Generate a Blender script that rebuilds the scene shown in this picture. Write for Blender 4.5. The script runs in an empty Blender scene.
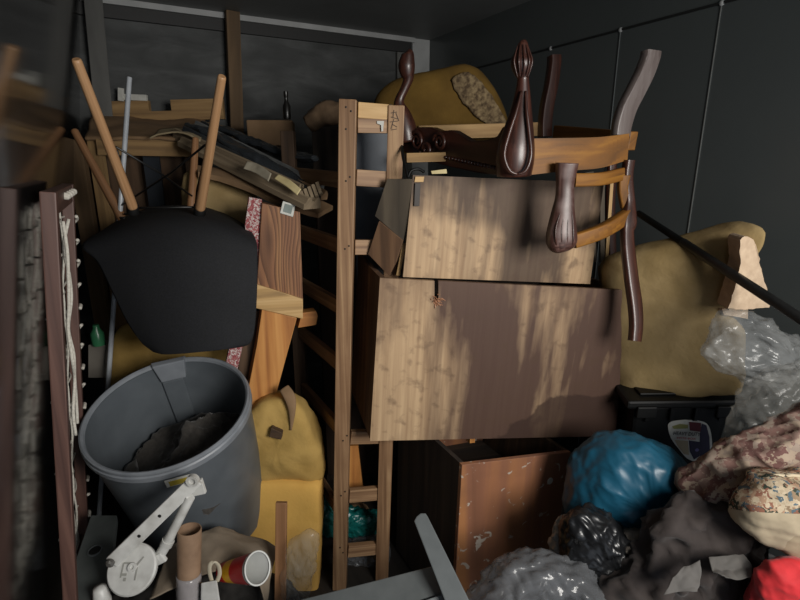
import bpy, bmesh, math, random
from mathutils import Vector, Matrix, noise
random.seed(7)
S = bpy.context.scene
C = S.collection
# ------------------------------------------------------------------ camera frame (used to survey points of the place)
CAMZ, PITCH, YAW, F = 1.6, math.radians(15.1), math.radians(28.4), 505.0
H = Vector((math.sin(YAW), math.cos(YAW), 0))        # horizontal heading
R = Vector((math.cos(YAW), -math.sin(YAW), 0))       # to the right of it
Z = Vector((0, 0, 1))
CAM = Vector((0, 0, CAMZ))
def ray(px, py):
    u = 300 - py
    return H*(F*math.cos(PITCH) + u*math.sin(PITCH)) + R*(px-400) + Z*(u*math.cos(PITCH) - F*math.sin(PITCH))
def P(px, py, d):
    r = ray(px, py); return CAM + r*(d/r.dot(H))
def PZ(px, py, z):
    r = ray(px, py); return CAM + r*((z-CAMZ)/r.z)
def PL(px, py, p0, n):
    r = ray(px, py); return CAM + r*((p0-CAM).dot(n)/r.dot(n))
def m(w, py, d):                                     # metres for w pixels at that row and distance
    return w*d/(F*math.cos(PITCH) + (300-py)*math.sin(PITCH))
# ------------------------------------------------------------------ object helpers
def origin_of(o):
    v = Vector((0, 0, 0))
    while o is not None:
        v += o.location; o = o.parent
    return v
def setuv(bm, g):
    g = Vector(g).normalized()
    uv = bm.loops.layers.uv.verify()
    ou, ov = random.uniform(0, 9), random.uniform(0, 9)
    bm.normal_update()
    for f in bm.faces:
        n = f.normal
        a = g if abs(n.dot(g)) < .85 else n.orthogonal().normalized()
        b = n.cross(a)
        if b.length < 1e-6: b = n.orthogonal()
        b.normalize()
        for l in f.loops:
            l[uv].uv = (l.vert.co.dot(a)+ou, l.vert.co.dot(b)+ov)
def obj(name, bm, mat, parent=None, smooth=False, grain=None, label=None, cat=None, group=None, kind=None):
    if grain is not None: setuv(bm, grain)
    elif not bm.loops.layers.uv: setuv(bm, (0, 0, 1))
    if parent is not None: o0 = origin_of(parent)
    else:
        xs = [v.co for v in bm.verts]
        lo = Vector([min(c[i] for c in xs) for i in range(3)]); hi = Vector([max(c[i] for c in xs) for i in range(3)])
        o0 = Vector(((lo.x+hi.x)/2, (lo.y+hi.y)/2, lo.z))
    for v in bm.verts: v.co -= o0
    bmesh.ops.recalc_face_normals(bm, faces=bm.faces)
    if smooth:
        for f in bm.faces: f.smooth = True
    me = bpy.data.meshes.new(name); bm.to_mesh(me); bm.free()
    o = bpy.data.objects.new(name, me); C.objects.link(o)
    me.materials.append(mat)
    if smooth == 'auto':
        me.set_sharp_from_angle(angle=math.radians(40))
    if parent is not None: o.parent = parent
    else: o.location = o0
    tag(o, label, cat, group, kind)
    return o
def tag(o, label=None, cat=None, group=None, kind=None):
    if label: o['label'] = label
    if cat: o['category'] = cat
    if group: o['group'] = group
    if kind: o['kind'] = kind
def thing(name, loc, label, cat, group=None):
    o = bpy.data.objects.new(name, None); C.objects.link(o)
    o.location = loc; o.empty_display_size = .05
    tag(o, label, cat, group); return o
def NB(): return bmesh.new()
def hexa(bm, b, t, bev=0.0):
    """eight corners: b four below, t four above"""
    vs = [bm.verts.new(c) for c in list(b)+list(t)]
    fs = [bm.faces.new([vs[i] for i in q]) for q in ((3,2,1,0),(4,5,6,7),(0,1,5,4),(1,2,6,5),(2,3,7,6),(3,0,4,7))]
    if bev > 0:
        es = set(e for f in fs for e in f.edges)
        bmesh.ops.bevel(bm, geom=list(es), offset=bev, segments=2, profile=.6, affect='EDGES')
    return bm
def box(bm, o, ex, ey, ez, bev=0.0):
    o, ex, ey, ez = Vector(o), Vector(ex), Vector(ey), Vector(ez)
    b = [o, o+ex, o+ex+ey, o+ey]
    return hexa(bm, b, [c+ez for c in b], bev)
def beam(bm, a, b, w, t, side=None, bev=.002):
    """bar from a to b, w wide along side, t thick"""
    a, b = Vector(a), Vector(b); ax = (b-a).normalized()
    s = Vector(side) if side is not None else R
    s = (s - ax*s.dot(ax)).normalized(); q = ax.cross(s)
    o = a - s*w/2 - q*t/2
    return box(bm, o, s*w, q*t, b-a, bev)
def slab(bm, pts, back, bev=0.0):
    """polygon (3d points) extruded along vector back"""
    back = Vector(back)
    f = [bm.verts.new(p) for p in pts]; k = [bm.verts.new(Vector(p)+back) for p in pts]
    n = len(pts); fs = [bm.faces.new(f), bm.faces.new(k[::-1])]
    for i in range(n): fs.append(bm.faces.new((f[i], k[i], k[(i+1)%n], f[(i+1)%n])))
    if bev > 0:
        bmesh.ops.recalc_face_normals(bm, faces=fs)
        es = set(e for f_ in fs for e in f_.edges)
        bmesh.ops.bevel(bm, geom=list(es), offset=bev, segments=2, profile=.6, affect='EDGES')
    return bm
def catmull(pts, n):
    pts = [tuple(p) for p in pts]; out = []
    k = len(pts); dim = len(pts[0])
    for i in range(k-1):
        p0, p1, p2, p3 = pts[max(i-1,0)], pts[i], pts[i+1], pts[min(i+2,k-1)]
        for j in range(n):
            t = j/n
            out.append(tuple(.5*((2*p1[c])+(-p0[c]+p2[c])*t+(2*p0[c]-5*p1[c]+4*p2[c]-p3[c])*t*t+(-p0[c]+3*p1[c]-3*p2[c]+p3[c])*t**3) for c in range(dim)))
    out.append(pts[-1]); return out
def sweep(bm, pts, rad, n=14, side=None, sq=2.0, smooth=0, ends=True, closed=False):
    """tube through pts; rad per point: r or (along side, across)"""
    rows = [tuple(p)+((r, r) if not isinstance(r, tuple) else r) for p, r in zip(pts, rad)]
    if smooth: rows = catmull(rows, smooth)
    s0 = Vector(side) if side is not None else R
    rings = []; N = len(rows)
    for i, rw in enumerate(rows):
        p = Vector(rw[:3]); a = Vector(rows[max(i-1,0)][:3]); b = Vector(rows[min(i+1,N-1)][:3])
        t = (b-a).normalized(); s = s0 - t*s0.dot(t)
        if s.length < 1e-3: s = t.orthogonal()
        s.normalize(); q = t.cross(s)
        ring = []
        for k in range(n):
            th = 2*math.pi*k/n; c, sn = math.cos(th), math.sin(th)
            e = 2.0/sq
            ring.append(bm.verts.new(p + s*(rw[3]*math.copysign(abs(c)**e, c)) + q*(rw[4]*math.copysign(abs(sn)**e, sn))))
        rings.append(ring)
    for i in range(N-1):
        for k in range(n):
            bm.faces.new((rings[i][k], rings[i][(k+1)%n], rings[i+1][(k+1)%n], rings[i+1][k]))
    if ends:
        bm.faces.new(rings[0][::-1]); bm.faces.new(rings[-1])
    return bm
def tube(bm, a, b, r0, r1=None, n=14, rim=.2):
    a, b = Vector(a), Vector(b); r1 = r0 if r1 is None else r1
    e = min(.25, rim*max(r0, r1)/max((b-a).length, 1e-6))
    return sweep(bm, [a, a.lerp(b, e*.3), a.lerp(b, e), b.lerp(a, e), b.lerp(a, e*.3), b], [r0*.75, r0*.93, r0, r1, r1*.93, r1*.75], n, side=(b-a).orthogonal())
def lathe(bm, c, ax, prof, n=40, start=None):
    """prof list of (radius, height along ax)"""
    ax = Vector(ax).normalized(); s = Vector(start) if start is not None else ax.orthogonal()
    s = (s-ax*s.dot(ax)).normalized(); q = ax.cross(s); rings = []
    for r, h in prof:
        if r < 1e-5: rings.append([bm.verts.new(Vector(c)+ax*h)])
        else: rings.append([bm.verts.new(Vector(c)+ax*h+(s*math.cos(2*math.pi*k/n)+q*math.sin(2*math.pi*k/n))*r) for k in range(n)])
    for a, b in zip(rings, rings[1:]):
        for k in range(n):
            k2 = (k+1) % n
            if len(a) == 1 and len(b) == 1: break
            if len(a) == 1: bm.faces.new((a[0], b[k2], b[k]))
            elif len(b) == 1: bm.faces.new((a[k], a[k2], b[0]))
            else: bm.faces.new((a[k], a[k2], b[k2], b[k]))
    return bm
def fbm(p, f, o=4):
    v, a = 0, 1
    for i in range(o):
        v += a*noise.noise(p*f); f *= 2.03; a *= .5
    return v
def ridge(p, f, o=3):
    v, a = 0, 1
    for i in range(o):
        v += a*(1-2*abs(noise.noise(p*f))); f *= 2.1; a *= .5
    return v
def roughen(bm, amp, f, rid=0.0, rf=6, seed=0.0, o=4):
    bm.normal_update(); off = Vector((seed*3.7, seed*1.3, seed*2.1))
    mv = [(v, v.normal*(amp*fbm(v.co+off, f, o) + (rid*(ridge(v.co+off, rf)-.6) if rid else 0))) for v in bm.verts]
    for v, d in mv: v.co += d
def creases(bm, amp, f, ax, stretch=3.0, seed=0.0, sharp=1.6):
    """folds running along ax"""
    ax = Vector(ax).normalized(); bm.normal_update(); off = Vector((seed*2.9, seed*1.7, seed*.9)); mv = []
    for v in bm.verts:
        p = v.co + off; p = p + Vector((noise.noise(p*3), noise.noise(p*3+Vector((9, 0, 0))), noise.noise(p*3+Vector((0, 9, 0)))))*.06
        q = p - ax*(p.dot(ax)*(1-1/stretch))
        k = (1-abs(noise.noise(q*f)))**(sharp*2) + .5*(1-abs(noise.noise(q*f*2.3)))**(sharp*2.5)
        mv.append((v, v.normal*(amp*(k-.7))))
    for v, d in mv: v.co += d
def resample(poly, n, rounding=True):
    k = len(poly)
    if rounding:
        ext = catmull([poly[-1]]+list(poly)+[poly[0], poly[1]], 8)[8:-8]
    else:
        ext = list(poly)+[poly[0]]
    L = [0]
    for a, b in zip(ext, ext[1:]): L.append(L[-1]+math.dist(a, b))
    out = []; j = 0
    for i in range(n):
        t = L[-1]*i/n
        while L[j+1] < t: j += 1
        w = (t-L[j])/max(L[j+1]-L[j], 1e-9)
        out.append((ext[j][0]+(ext[j+1][0]-ext[j][0])*w, ext[j][1]+(ext[j+1][1]-ext[j][1])*w))
    return out
def puff(bm, poly, d, T, Tb=None, p=2.0, rings=16, n=72, rounding=True, fold=0.0, center=None):
    """soft volume: outline surveyed at distance d (number or function of px, py), bulging T towards the door and Tb away from it"""
    Tb = T if Tb is None else Tb
    out = resample(poly, n, rounding)
    cx = sum(q[0] for q in out)/n if center is None else center[0]; cy = sum(q[1] for q in out)/n if center is None else center[1]
    df = d if callable(d) else (lambda x, y: d)
    def ringverts(r, off):
        res = []
        for i, q in enumerate(out):
            x, y = cx+(q[0]-cx)*r, cy+(q[1]-cy)*r
            res.append(bm.verts.new(P(x, y, df(x, y)) + H*off))
        return res
    prev = edge = ringverts(1, 0)
    for sgn, t in ((-1, T), (1, Tb)):
        prev = edge
        for k in range(rings-1, 0, -1):
            r = math.sin(k/rings*math.pi/2)
            cur = ringverts(r, sgn*t*(max(0, 1-r**p))**(1/p))
            for i in range(n):
                j = (i+1) % n
                bm.faces.new((prev[i], prev[j], cur[j], cur[i]))
            prev = cur
        c = bm.verts.new(P(cx, cy, df(cx, cy)) + H*sgn*t)
        for i in range(n): bm.faces.new((prev[i], prev[(i+1) % n], c))
    bmesh.ops.recalc_face_normals(bm, faces=bm.faces)
    return bm
def sheet(bm, rows, nu=24, nv=8, amp=0.0, f=5, thick=.004, seed=0, rid=0, rf=8):
    """surface through rows of 3d points, given thickness"""
    g = [catmull([tuple(p) for p in r], nu) for r in rows]
    cols = list(zip(*g)); cols = [catmull(c, nv) for c in cols]
    vs = [[bm.verts.new(p) for p in c] for c in cols]
    for a, b in zip(vs, vs[1:]):
        for i in range(len(a)-1): bm.faces.new((a[i], a[i+1], b[i+1], b[i]))
    if amp or rid: roughen(bm, amp, f, rid, rf, seed)
    bm.normal_update()
    fs = list(bm.faces)
    bmesh.ops.solidify(bm, geom=fs, thickness=thick)
    return bm
# ------------------------------------------------------------------ materials
def mat(name, stops, coord='UV', scale=(1, 1, 1), detail=5, dist=0.0, rough=.6, rvar=0.0, bump=.15, bscale=None, bdist=.004, metal=0.0, spec=.5, coat=0.0, alpha=1.0, trans=0.0, sheen=0.0, blotch=None, bl_scale=3.0, bl_amt=.6, ridged=None):
    M = bpy.data.materials.new(name); M.use_nodes = True
    t = M.node_tree; N = t.nodes; L = t.links
    b = N['Principled BSDF']
    tc = N.new('ShaderNodeTexCoord'); mp = N.new('ShaderNodeMapping'); mp.inputs['Scale'].default_value = scale
    L.new(tc.outputs['UV' if coord == 'UV' else 'Object'], mp.inputs['Vector'])
    nz = N.new('ShaderNodeTexNoise'); nz.inputs['Detail'].default_value = detail; nz.inputs['Scale'].default_value = 1; nz.inputs['Distortion'].default_value = dist
    L.new(mp.outputs[0], nz.inputs['Vector'])
    rp = N.new('ShaderNodeValToRGB'); e = rp.color_ramp.elements
    while len(e) < len(stops): e.new(.5)
    for el, (pos, c) in zip(e, stops): el.position = pos; el.color = (*c, 1)
    L.new(nz.outputs['Fac'], rp.inputs[0]); col = rp.outputs[0]
    if blotch:
        n2 = N.new('ShaderNodeTexNoise'); n2.inputs['Scale'].default_value = bl_scale; n2.inputs['Detail'].default_value = 6
        L.new(tc.outputs['Object'], n2.inputs['Vector'])
        r2 = N.new('ShaderNodeMapRange'); r2.inputs[1].default_value = .45; r2.inputs[2].default_value = .68; r2.inputs[4].default_value = bl_amt
        L.new(n2.outputs['Fac'], r2.inputs[0])
        mx = N.new('ShaderNodeMix'); mx.data_type = 'RGBA'; mx.inputs[7].default_value = (*blotch, 1)
        L.new(r2.outputs[0], mx.inputs[0]); L.new(col, mx.inputs[6]); col = mx.outputs[2]
    L.new(col, b.inputs['Base Color'])
    b.inputs['Roughness'].default_value = rough; b.inputs['Metallic'].default_value = metal
    b.inputs['Specular IOR Level'].default_value = spec; b.inputs['Coat Weight'].default_value = coat; b.inputs['Coat Roughness'].default_value = .2
    b.inputs['Alpha'].default_value = alpha; b.inputs['Transmission Weight'].default_value = trans; b.inputs['Sheen Weight'].default_value = sheen
    if rvar:
        r3 = N.new('ShaderNodeMapRange'); r3.inputs[3].default_value = rough-rvar; r3.inputs[4].default_value = rough+rvar
        L.new(nz.outputs['Fac'], r3.inputs[0]); L.new(r3.outputs[0], b.inputs['Roughness'])
    if bump:
        src = nz.outputs['Fac']
        if bscale:
            n3 = N.new('ShaderNodeTexNoise'); n3.inputs['Scale'].default_value = bscale; n3.inputs['Detail'].default_value = 5
            if ridged:
                n3.noise_type = 'RIDGED_MULTIFRACTAL'; n3.inputs['Detail'].default_value = 3; n3.inputs['Distortion'].default_value = .6; n3.inputs['Roughness'].default_value = .45
                m3 = N.new('ShaderNodeMapping'); m3.inputs['Scale'].default_value = ridged; m3.inputs['Rotation'].default_value = (.5, .6, .3)
                L.new(tc.outputs['Object'], m3.inputs['Vector']); L.new(m3.outputs[0], n3.inputs['Vector'])
            else: L.new(tc.outputs['Object'], n3.inputs['Vector'])
            src = n3.outputs['Fac']
        bp = N.new('ShaderNodeBump'); bp.inputs['Strength'].default_value = bump; bp.inputs['Distance'].default_value = bdist
        L.new(src, bp.inputs['Height']); L.new(bp.outputs[0], b.inputs['Normal'])
    return M
def hx(s, k=1.0):
    c = [int(s[i:i+2], 16)/255 for i in (0, 2, 4)]
    return tuple(k*((v/12.92) if v <= .04045 else ((v+.055)/1.055)**2.4) for v in c)
def wood(name, dark, mid, light, sc=(2.2, 38, 38), **k):
    a = dict(rough=.6, bump=.25, dist=.6, detail=6); a.update(k)
    return mat(name, [(.3, dark), (.5, mid), (.68, light)], 'UV', sc, **a)
W_PINE = wood('old_pine', hx('7d5f3d'), hx('b08a5c'), hx('c9a677'), blotch=hx('6b5138'), bl_amt=.5)
W_PALE = wood('pale_pine', hx('92744a'), hx('b8945f'), hx('cfae7b'))
W_RACK = wood('rack_pine', hx('6a4d34'), hx('8c6c4e'), hx('a68663'), sc=(2, 60, 60), blotch=hx('7a5a3e'), bl_amt=.55, bl_scale=6)
W_OAK = wood('oak', hx('5e3b0f'), hx('784c12'), hx('8b5d1a'), sc=(3.5, 24, 24), dist=1.4)
W_GRAIN = wood('ringed_pine', hx('43250f'), hx('7d5330'), hx('a07447'), sc=(.9, 46, 46), dist=1.3, detail=2)
def ringwood(name, dark, mid, light):
    M = wood(name, mid, mid, light, sc=(2, 50, 50)); t = M.node_tree; N = t.nodes; L = t.links; b = N['Principled BSDF']
    src = b.inputs['Base Color'].links[0].from_socket
    tc = N.new('ShaderNodeTexCoord'); mp = N.new('ShaderNodeMapping'); mp.inputs['Scale'].default_value = (2.2, 9, 1); L.new(tc.outputs['UV'], mp.inputs[0])
    nz = N.new('ShaderNodeTexNoise'); nz.inputs['Scale'].default_value = 1; nz.inputs['Detail'].default_value = 1; L.new(mp.outputs[0], nz.inputs['Vector'])
    sp = N.new('ShaderNodeSeparateXYZ'); L.new(tc.outputs['UV'], sp.inputs[0])
    a = N.new('ShaderNodeMath'); a.operation = 'MULTIPLY_ADD'; L.new(nz.outputs['Fac'], a.inputs[0]); a.inputs[1].default_value = .14; L.new(sp.outputs[1], a.inputs[2])
    k = N.new('ShaderNodeMath'); k.operation = 'MULTIPLY'; L.new(a.outputs[0], k.inputs[0]); k.inputs[1].default_value = 72
    fr = N.new('ShaderNodeMath'); fr.operation = 'FRACT'; L.new(k.outputs[0], fr.inputs[0])
    rg = N.new('ShaderNodeValToRGB'); e = rg.color_ramp.elements; e[0].position = .25; e[0].color = (0, 0, 0, 1); e[1].position = .95; e[1].color = (.85, .85, .85, 1); q = e.new(1.0); q.color = (0, 0, 0, 1)
    L.new(fr.outputs[0], rg.inputs[0])
    x = N.new('ShaderNodeMix'); x.data_type = 'RGBA'; x.inputs[7].default_value = (*dark, 1); L.new(rg.outputs[0], x.inputs[0]); L.new(src, x.inputs[6]); L.new(x.outputs[2], b.inputs['Base Color'])
    return M
W_GRAIN = ringwood('ringed_pine', hx('4a2a14'), hx('84593a'), hx('9c7048'))
W_ORANGE = wood('orange_pine', hx('9a6230'), hx('b97d40'), hx('cc9352'), sc=(1.6, 30, 30), blotch=hx('7d4a20'), bl_amt=.5)
W_BEECH = wood('beech_dowel', hx('a87f58'), hx('b88e66'), hx('c69d74'), sc=(2, 40, 40), rough=.45, bump=.05)
W_DOWELDARK = wood('beech_dowel_dark', hx('775538'), hx('896344'), hx('997250'), sc=(2, 40, 40), rough=.5, bump=.05)  # darker brown tone for the rear dowel legs and the stake
W_MAHOG = wood('carved_mahogany', hx('27140f'), hx('391e16'), hx('4b291e'), sc=(3, 30, 30), rough=.4, bump=.08, coat=.22)
W_MAHOG_SHEEN = wood('sheen_mahogany', hx('4a403c'), hx('655b58'), hx('78706d'), sc=(3, 30, 30), rough=.42, bump=.1, coat=.1)  # grey sheen of the lit dark wood, put into the base colour
W_MAHOG_MID = wood('rubbed_mahogany', hx('35211c'), hx('4a302a'), hx('6a4f48'), sc=(3, 24, 24), rough=.45, bump=.1, coat=.1, blotch=hx('8a7a76'), bl_amt=.35, bl_scale=22)
W_RED = wood('red_brown_frame', hx('46302a'), hx('5a4038'), hx('6b4e44'), sc=(2, 40, 40), rough=.5, bump=.1)
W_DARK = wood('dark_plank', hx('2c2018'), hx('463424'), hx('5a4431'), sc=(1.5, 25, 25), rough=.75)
W_DARKER = wood('very_dark_board', hx('1e1814'), hx('2c231c'), hx('3a2f26'), sc=(1.5, 25, 25), rough=.8)
W_FLAP = wood('grey_flap_board', hx('3c352c'), hx('4f463a'), hx('5f5546'), sc=(1.5, 20, 20), rough=.8, bump=.15)
W_SIDE = wood('carcass_side', hx('4a3524'), hx('634832'), hx('7a5c41'), sc=(2, 30, 30), rough=.75)
W_POST = wood('wall_post_brown', hx('4a3a28'), hx('5e4a33'), hx('6e583e'), sc=(1.5, 25, 25), rough=.8)
W_BOARD = wood('tan_board', hx('7a6040'), hx('94764e'), hx('a88a5e'), sc=(1.5, 30, 30), rough=.8)
W_CARD = mat('brown_cardboard', [(.3, hx('7a6144')), (.7, hx('96785a'))], 'OBJ', (9, 9, 9), rough=.85, bump=.05, blotch=hx('5c4832'), bl_amt=.5)
GREYPOST = mat('grey_post', [(.3, hx('4c4c4a')), (.7, hx('62625f'))], 'OBJ', (12, 12, 3), rough=.8)
FOAM = mat('yellow_foam', [(.3, hx('a08349')), (.6, hx('b9995a')), (.8, hx('c6a869'))], 'OBJ', (7, 7, 7), rough=.95, bump=.4, bscale=90, bdist=.003, blotch=hx('8a6a30'), bl_amt=.55, bl_scale=5, spec=.2)
FOAMB = mat('bright_yellow_foam', [(.3, hx('c89a4e')), (.6, hx('dcb060'))], 'OBJ', (6, 6, 6), rough=.95, bump=.3, bscale=90, bdist=.003, blotch=hx('a87f34'), bl_amt=.45, bl_scale=6, spec=.2)
FOAMD = mat('dirty_olive_foam', [(.3, hx('8f7b54')), (.6, hx('a69068')), (.8, hx('b7a177'))], 'OBJ', (5, 5, 5), rough=.95, bump=.4, bscale=80, bdist=.003, blotch=hx('6d5830'), bl_amt=.6, bl_scale=4, spec=.2)
FOAMCUT = mat('crumbed_foam_face', [(.35, hx('4e4030')), (.5, hx('716048')), (.65, hx('8a785a'))], 'OBJ', (60, 60, 60), rough=.95, bump=.7, bscale=110, bdist=.006, spec=.2)
FOAMPINK = mat('torn_pink_beige_face', [(.3, hx('b39c84')), (.6, hx('c4ad93')), (.8, hx('d0baa0'))], 'OBJ', (40, 40, 40), rough=.95, bump=.4, bscale=120, bdist=.003, spec=.2)
BLACKSHELL = mat('black_chair_fabric', [(.3, hx('1b1c1e')), (.7, hx('232427'))], 'OBJ', (200, 200, 200), rough=.8, bump=.08, bdist=.001, spec=.3)
BLACKMETAL = mat('black_metal', [(.3, hx('121212')), (.7, hx('1c1c1c'))], 'OBJ', (30, 30, 30), rough=.4, bump=0)
BLACKPL = mat('black_plastic', [(.3, hx('0a0b0b')), (.7, hx('0f1011'))], 'OBJ', (30, 30, 30), rough=.5, spec=.25, bump=.05)
BINGREY = mat('grey_bin_plastic', [(.3, hx('555b60')), (.7, hx('5f656a'))], 'OBJ', (14, 14, 14), rough=.45, bump=.06, bscale=40, blotch=hx('555b61'), bl_amt=.4)
BINRIM = mat('grey_bin_rim', [(.3, hx('757a80')), (.7, hx('84898f'))], 'OBJ', (20, 20, 20), rough=.4, bump=.03)
WHITEM = mat('white_enamel', [(.3, hx('c4c4c0')), (.7, hx('d8d8d4'))], 'OBJ', (25, 25, 25), rough=.4, bump=.04, blotch=hx('8d8a82'), bl_amt=.5, bl_scale=18)
WHITEPOLE = mat('white_pole', [(.3, hx('a5aab0')), (.7, hx('b8bdc2'))], 'OBJ', (25, 25, 25), rough=.35, bump=0)
CORD = mat('white_cord', [(.3, hx('b3aea2')), (.7, hx('d5d1c6'))], 'OBJ', (160, 160, 160), rough=.85, bump=.4, bdist=.002)
GREYPAINT = mat('grey_painted_timber', [(.3, hx('5b6061')), (.7, hx('666b6c'))], 'OBJ', (20, 20, 20), rough=.55, bump=.05, blotch=hx('505556'), bl_amt=.5)
DARKPLANK = mat('dark_grey_plank', [(.3, hx('4b504f')), (.7, hx('5a5f5e'))], 'OBJ', (18, 18, 18), rough=.7, bump=.1, blotch=hx('3d4140'), bl_amt=.6)
CLOTHGREY = mat('dark_grey_cloth', [(.3, hx('3b3835')), (.7, hx('4a4743'))], 'OBJ', (90, 90, 90), rough=.95, bump=.2, bdist=.002, spec=.2, sheen=.2)
PAPER = mat('beige_paper', [(.3, hx('766a5b')), (.7, hx('8c7e6c'))], 'OBJ', (12, 12, 12), rough=.85, bump=.25, bscale=20, bdist=.01)
TUBEC = mat('tube_cardboard', [(.3, hx('806650')), (.7, hx('957960'))], 'OBJ', (25, 25, 25), rough=.8, bump=.04)
def plastic(name, col, alpha, rough=.18, bs=14, bump=.9, bd=.02):
    return mat(name, [(.35, tuple(c*.8 for c in col)), (.65, col)], 'OBJ', (6, 6, 6), rough=rough, bump=bump*.55, bscale=bs*.55, bdist=bd, alpha=alpha, spec=.6, ridged=(1, .4, .55))
CLEAR = plastic('clear_polythene', hx('a9a8a2'), .17)
CLEARB = plastic('frosted_polythene', hx('9a9c9b'), .34)
GREYBAG = plastic('grey_clear_bag', hx('77797c'), .5)
BLUEBAG = plastic('blue_bag', hx('1a556e'), 1.0, rough=.4, bs=16, bump=.35)
BLACKBAG = plastic('black_bag', hx('1d1e20'), 1.0, rough=.3, bs=16)
WRAP = plastic('black_wrap', hx('33373b'), 1.0, rough=.22, bs=30)
TEALBAG = plastic('teal_bag', hx('146a66'), 1.0, rough=.3, bs=18)
WHITEBAG = plastic('white_bag', hx('a09f9b'), 1.0, rough=.35, bs=18)
RED = mat('red_cloth', [(.3, hx('b3161d')), (.7, hx('cf2229'))], 'OBJ', (30, 30, 30), rough=.75, bump=.2, bscale=25, bdist=.006, sheen=.2)
BROWNCLOTH = mat('brown_sheer_cloth', [(.3, hx('2e2725')), (.55, hx('3b3330')), (.75, hx('48403c'))], 'OBJ', (5, 5, 5), rough=.85, bump=.3, bscale=18, bdist=.01, sheen=.15)
GREENB = mat('green_bottle', [(.3, hx('2f6a48')), (.7, hx('3b7a55'))], 'OBJ', (10, 10, 10), rough=.3, bump=0)
CREAM = mat('cream_paper', [(.3, hx('b7a779')), (.7, hx('c9ba8c'))], 'OBJ', (30, 30, 30), rough=.7, bump=.1)
WHITEPAPER = mat('white_paper', [(.3, hx('b9b9b2')), (.7, hx('cfcfc8'))], 'OBJ', (30, 30, 30), rough=.7, bump=.1)
PRINTGREY = mat('grey_print', [(.3, hx('6a7470')), (.7, hx('8a9490'))], 'OBJ', (30, 30, 30), rough=.7, bump=0)
BLUEGREY = mat('blue_grey_sheet', [(.3, hx('4a5058')), (.7, hx('5a616a'))], 'OBJ', (8, 8, 8), rough=.6, bump=.1, blotch=hx('3a3f46'), bl_amt=.6)
def flat(name, c, rough=.6): return mat(name, [(.3, c), (.7, tuple(v*1.1 for v in c))], 'OBJ', (30, 30, 30), rough=rough, bump=0)
# room skins
M_CEIL = mat('ceiling_metal', [(.3, hx('666867')), (.7, hx('707271'))], 'OBJ', (2, 2, 2), rough=.55, bump=.03, blotch=hx('5c5e5d'), bl_amt=.5)
M_BACK = mat('back_wall_fibre', [(.3, hx('383a3a')), (.5, hx('4a4c4c')), (.72, hx('606262'))], 'OBJ', (3, 1, 9), detail=9, rough=.8, bump=.8, bdist=.03, dist=.6, blotch=hx('303232'), bl_amt=.6)
M_RIGHT = mat('side_wall_metal', [(.3, hx('4c5151')), (.7, hx('565b5b'))], 'OBJ', (1, 2, 2), rough=.3, rvar=.06, bump=.02, metal=.25, blotch=hx('464a4a'), bl_amt=.5, bl_scale=2)
M_LEFT = mat('glossy_dark_wall', [(.3, hx('161616')), (.7, hx('202020'))], 'OBJ', (3, 9, .5), rough=.1, rvar=.03, bump=.0, spec=.65)
M_FLOOR = wood('dark_floor', hx('1f1b17'), hx('2b2621'), hx('38312a'), sc=(1, 12, 12), rough=.85)
M_TRIM = mat('pale_trim', [(.3, hx('8e9090')), (.7, hx('9fa1a1'))], 'OBJ', (8, 8, 8), rough=.5, bump=.05)
M_SEAM = mat('bright_seam', [(.3, hx('8a8c8a')), (.7, hx('a5a7a5'))], 'OBJ', (8, 8, 8), rough=.35, bump=0, metal=.6)
M_SEAMD = flat('dull_seam', hx('55595a'))
M_DARKSEAM = flat('dark_seam', hx('161717'))
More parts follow.
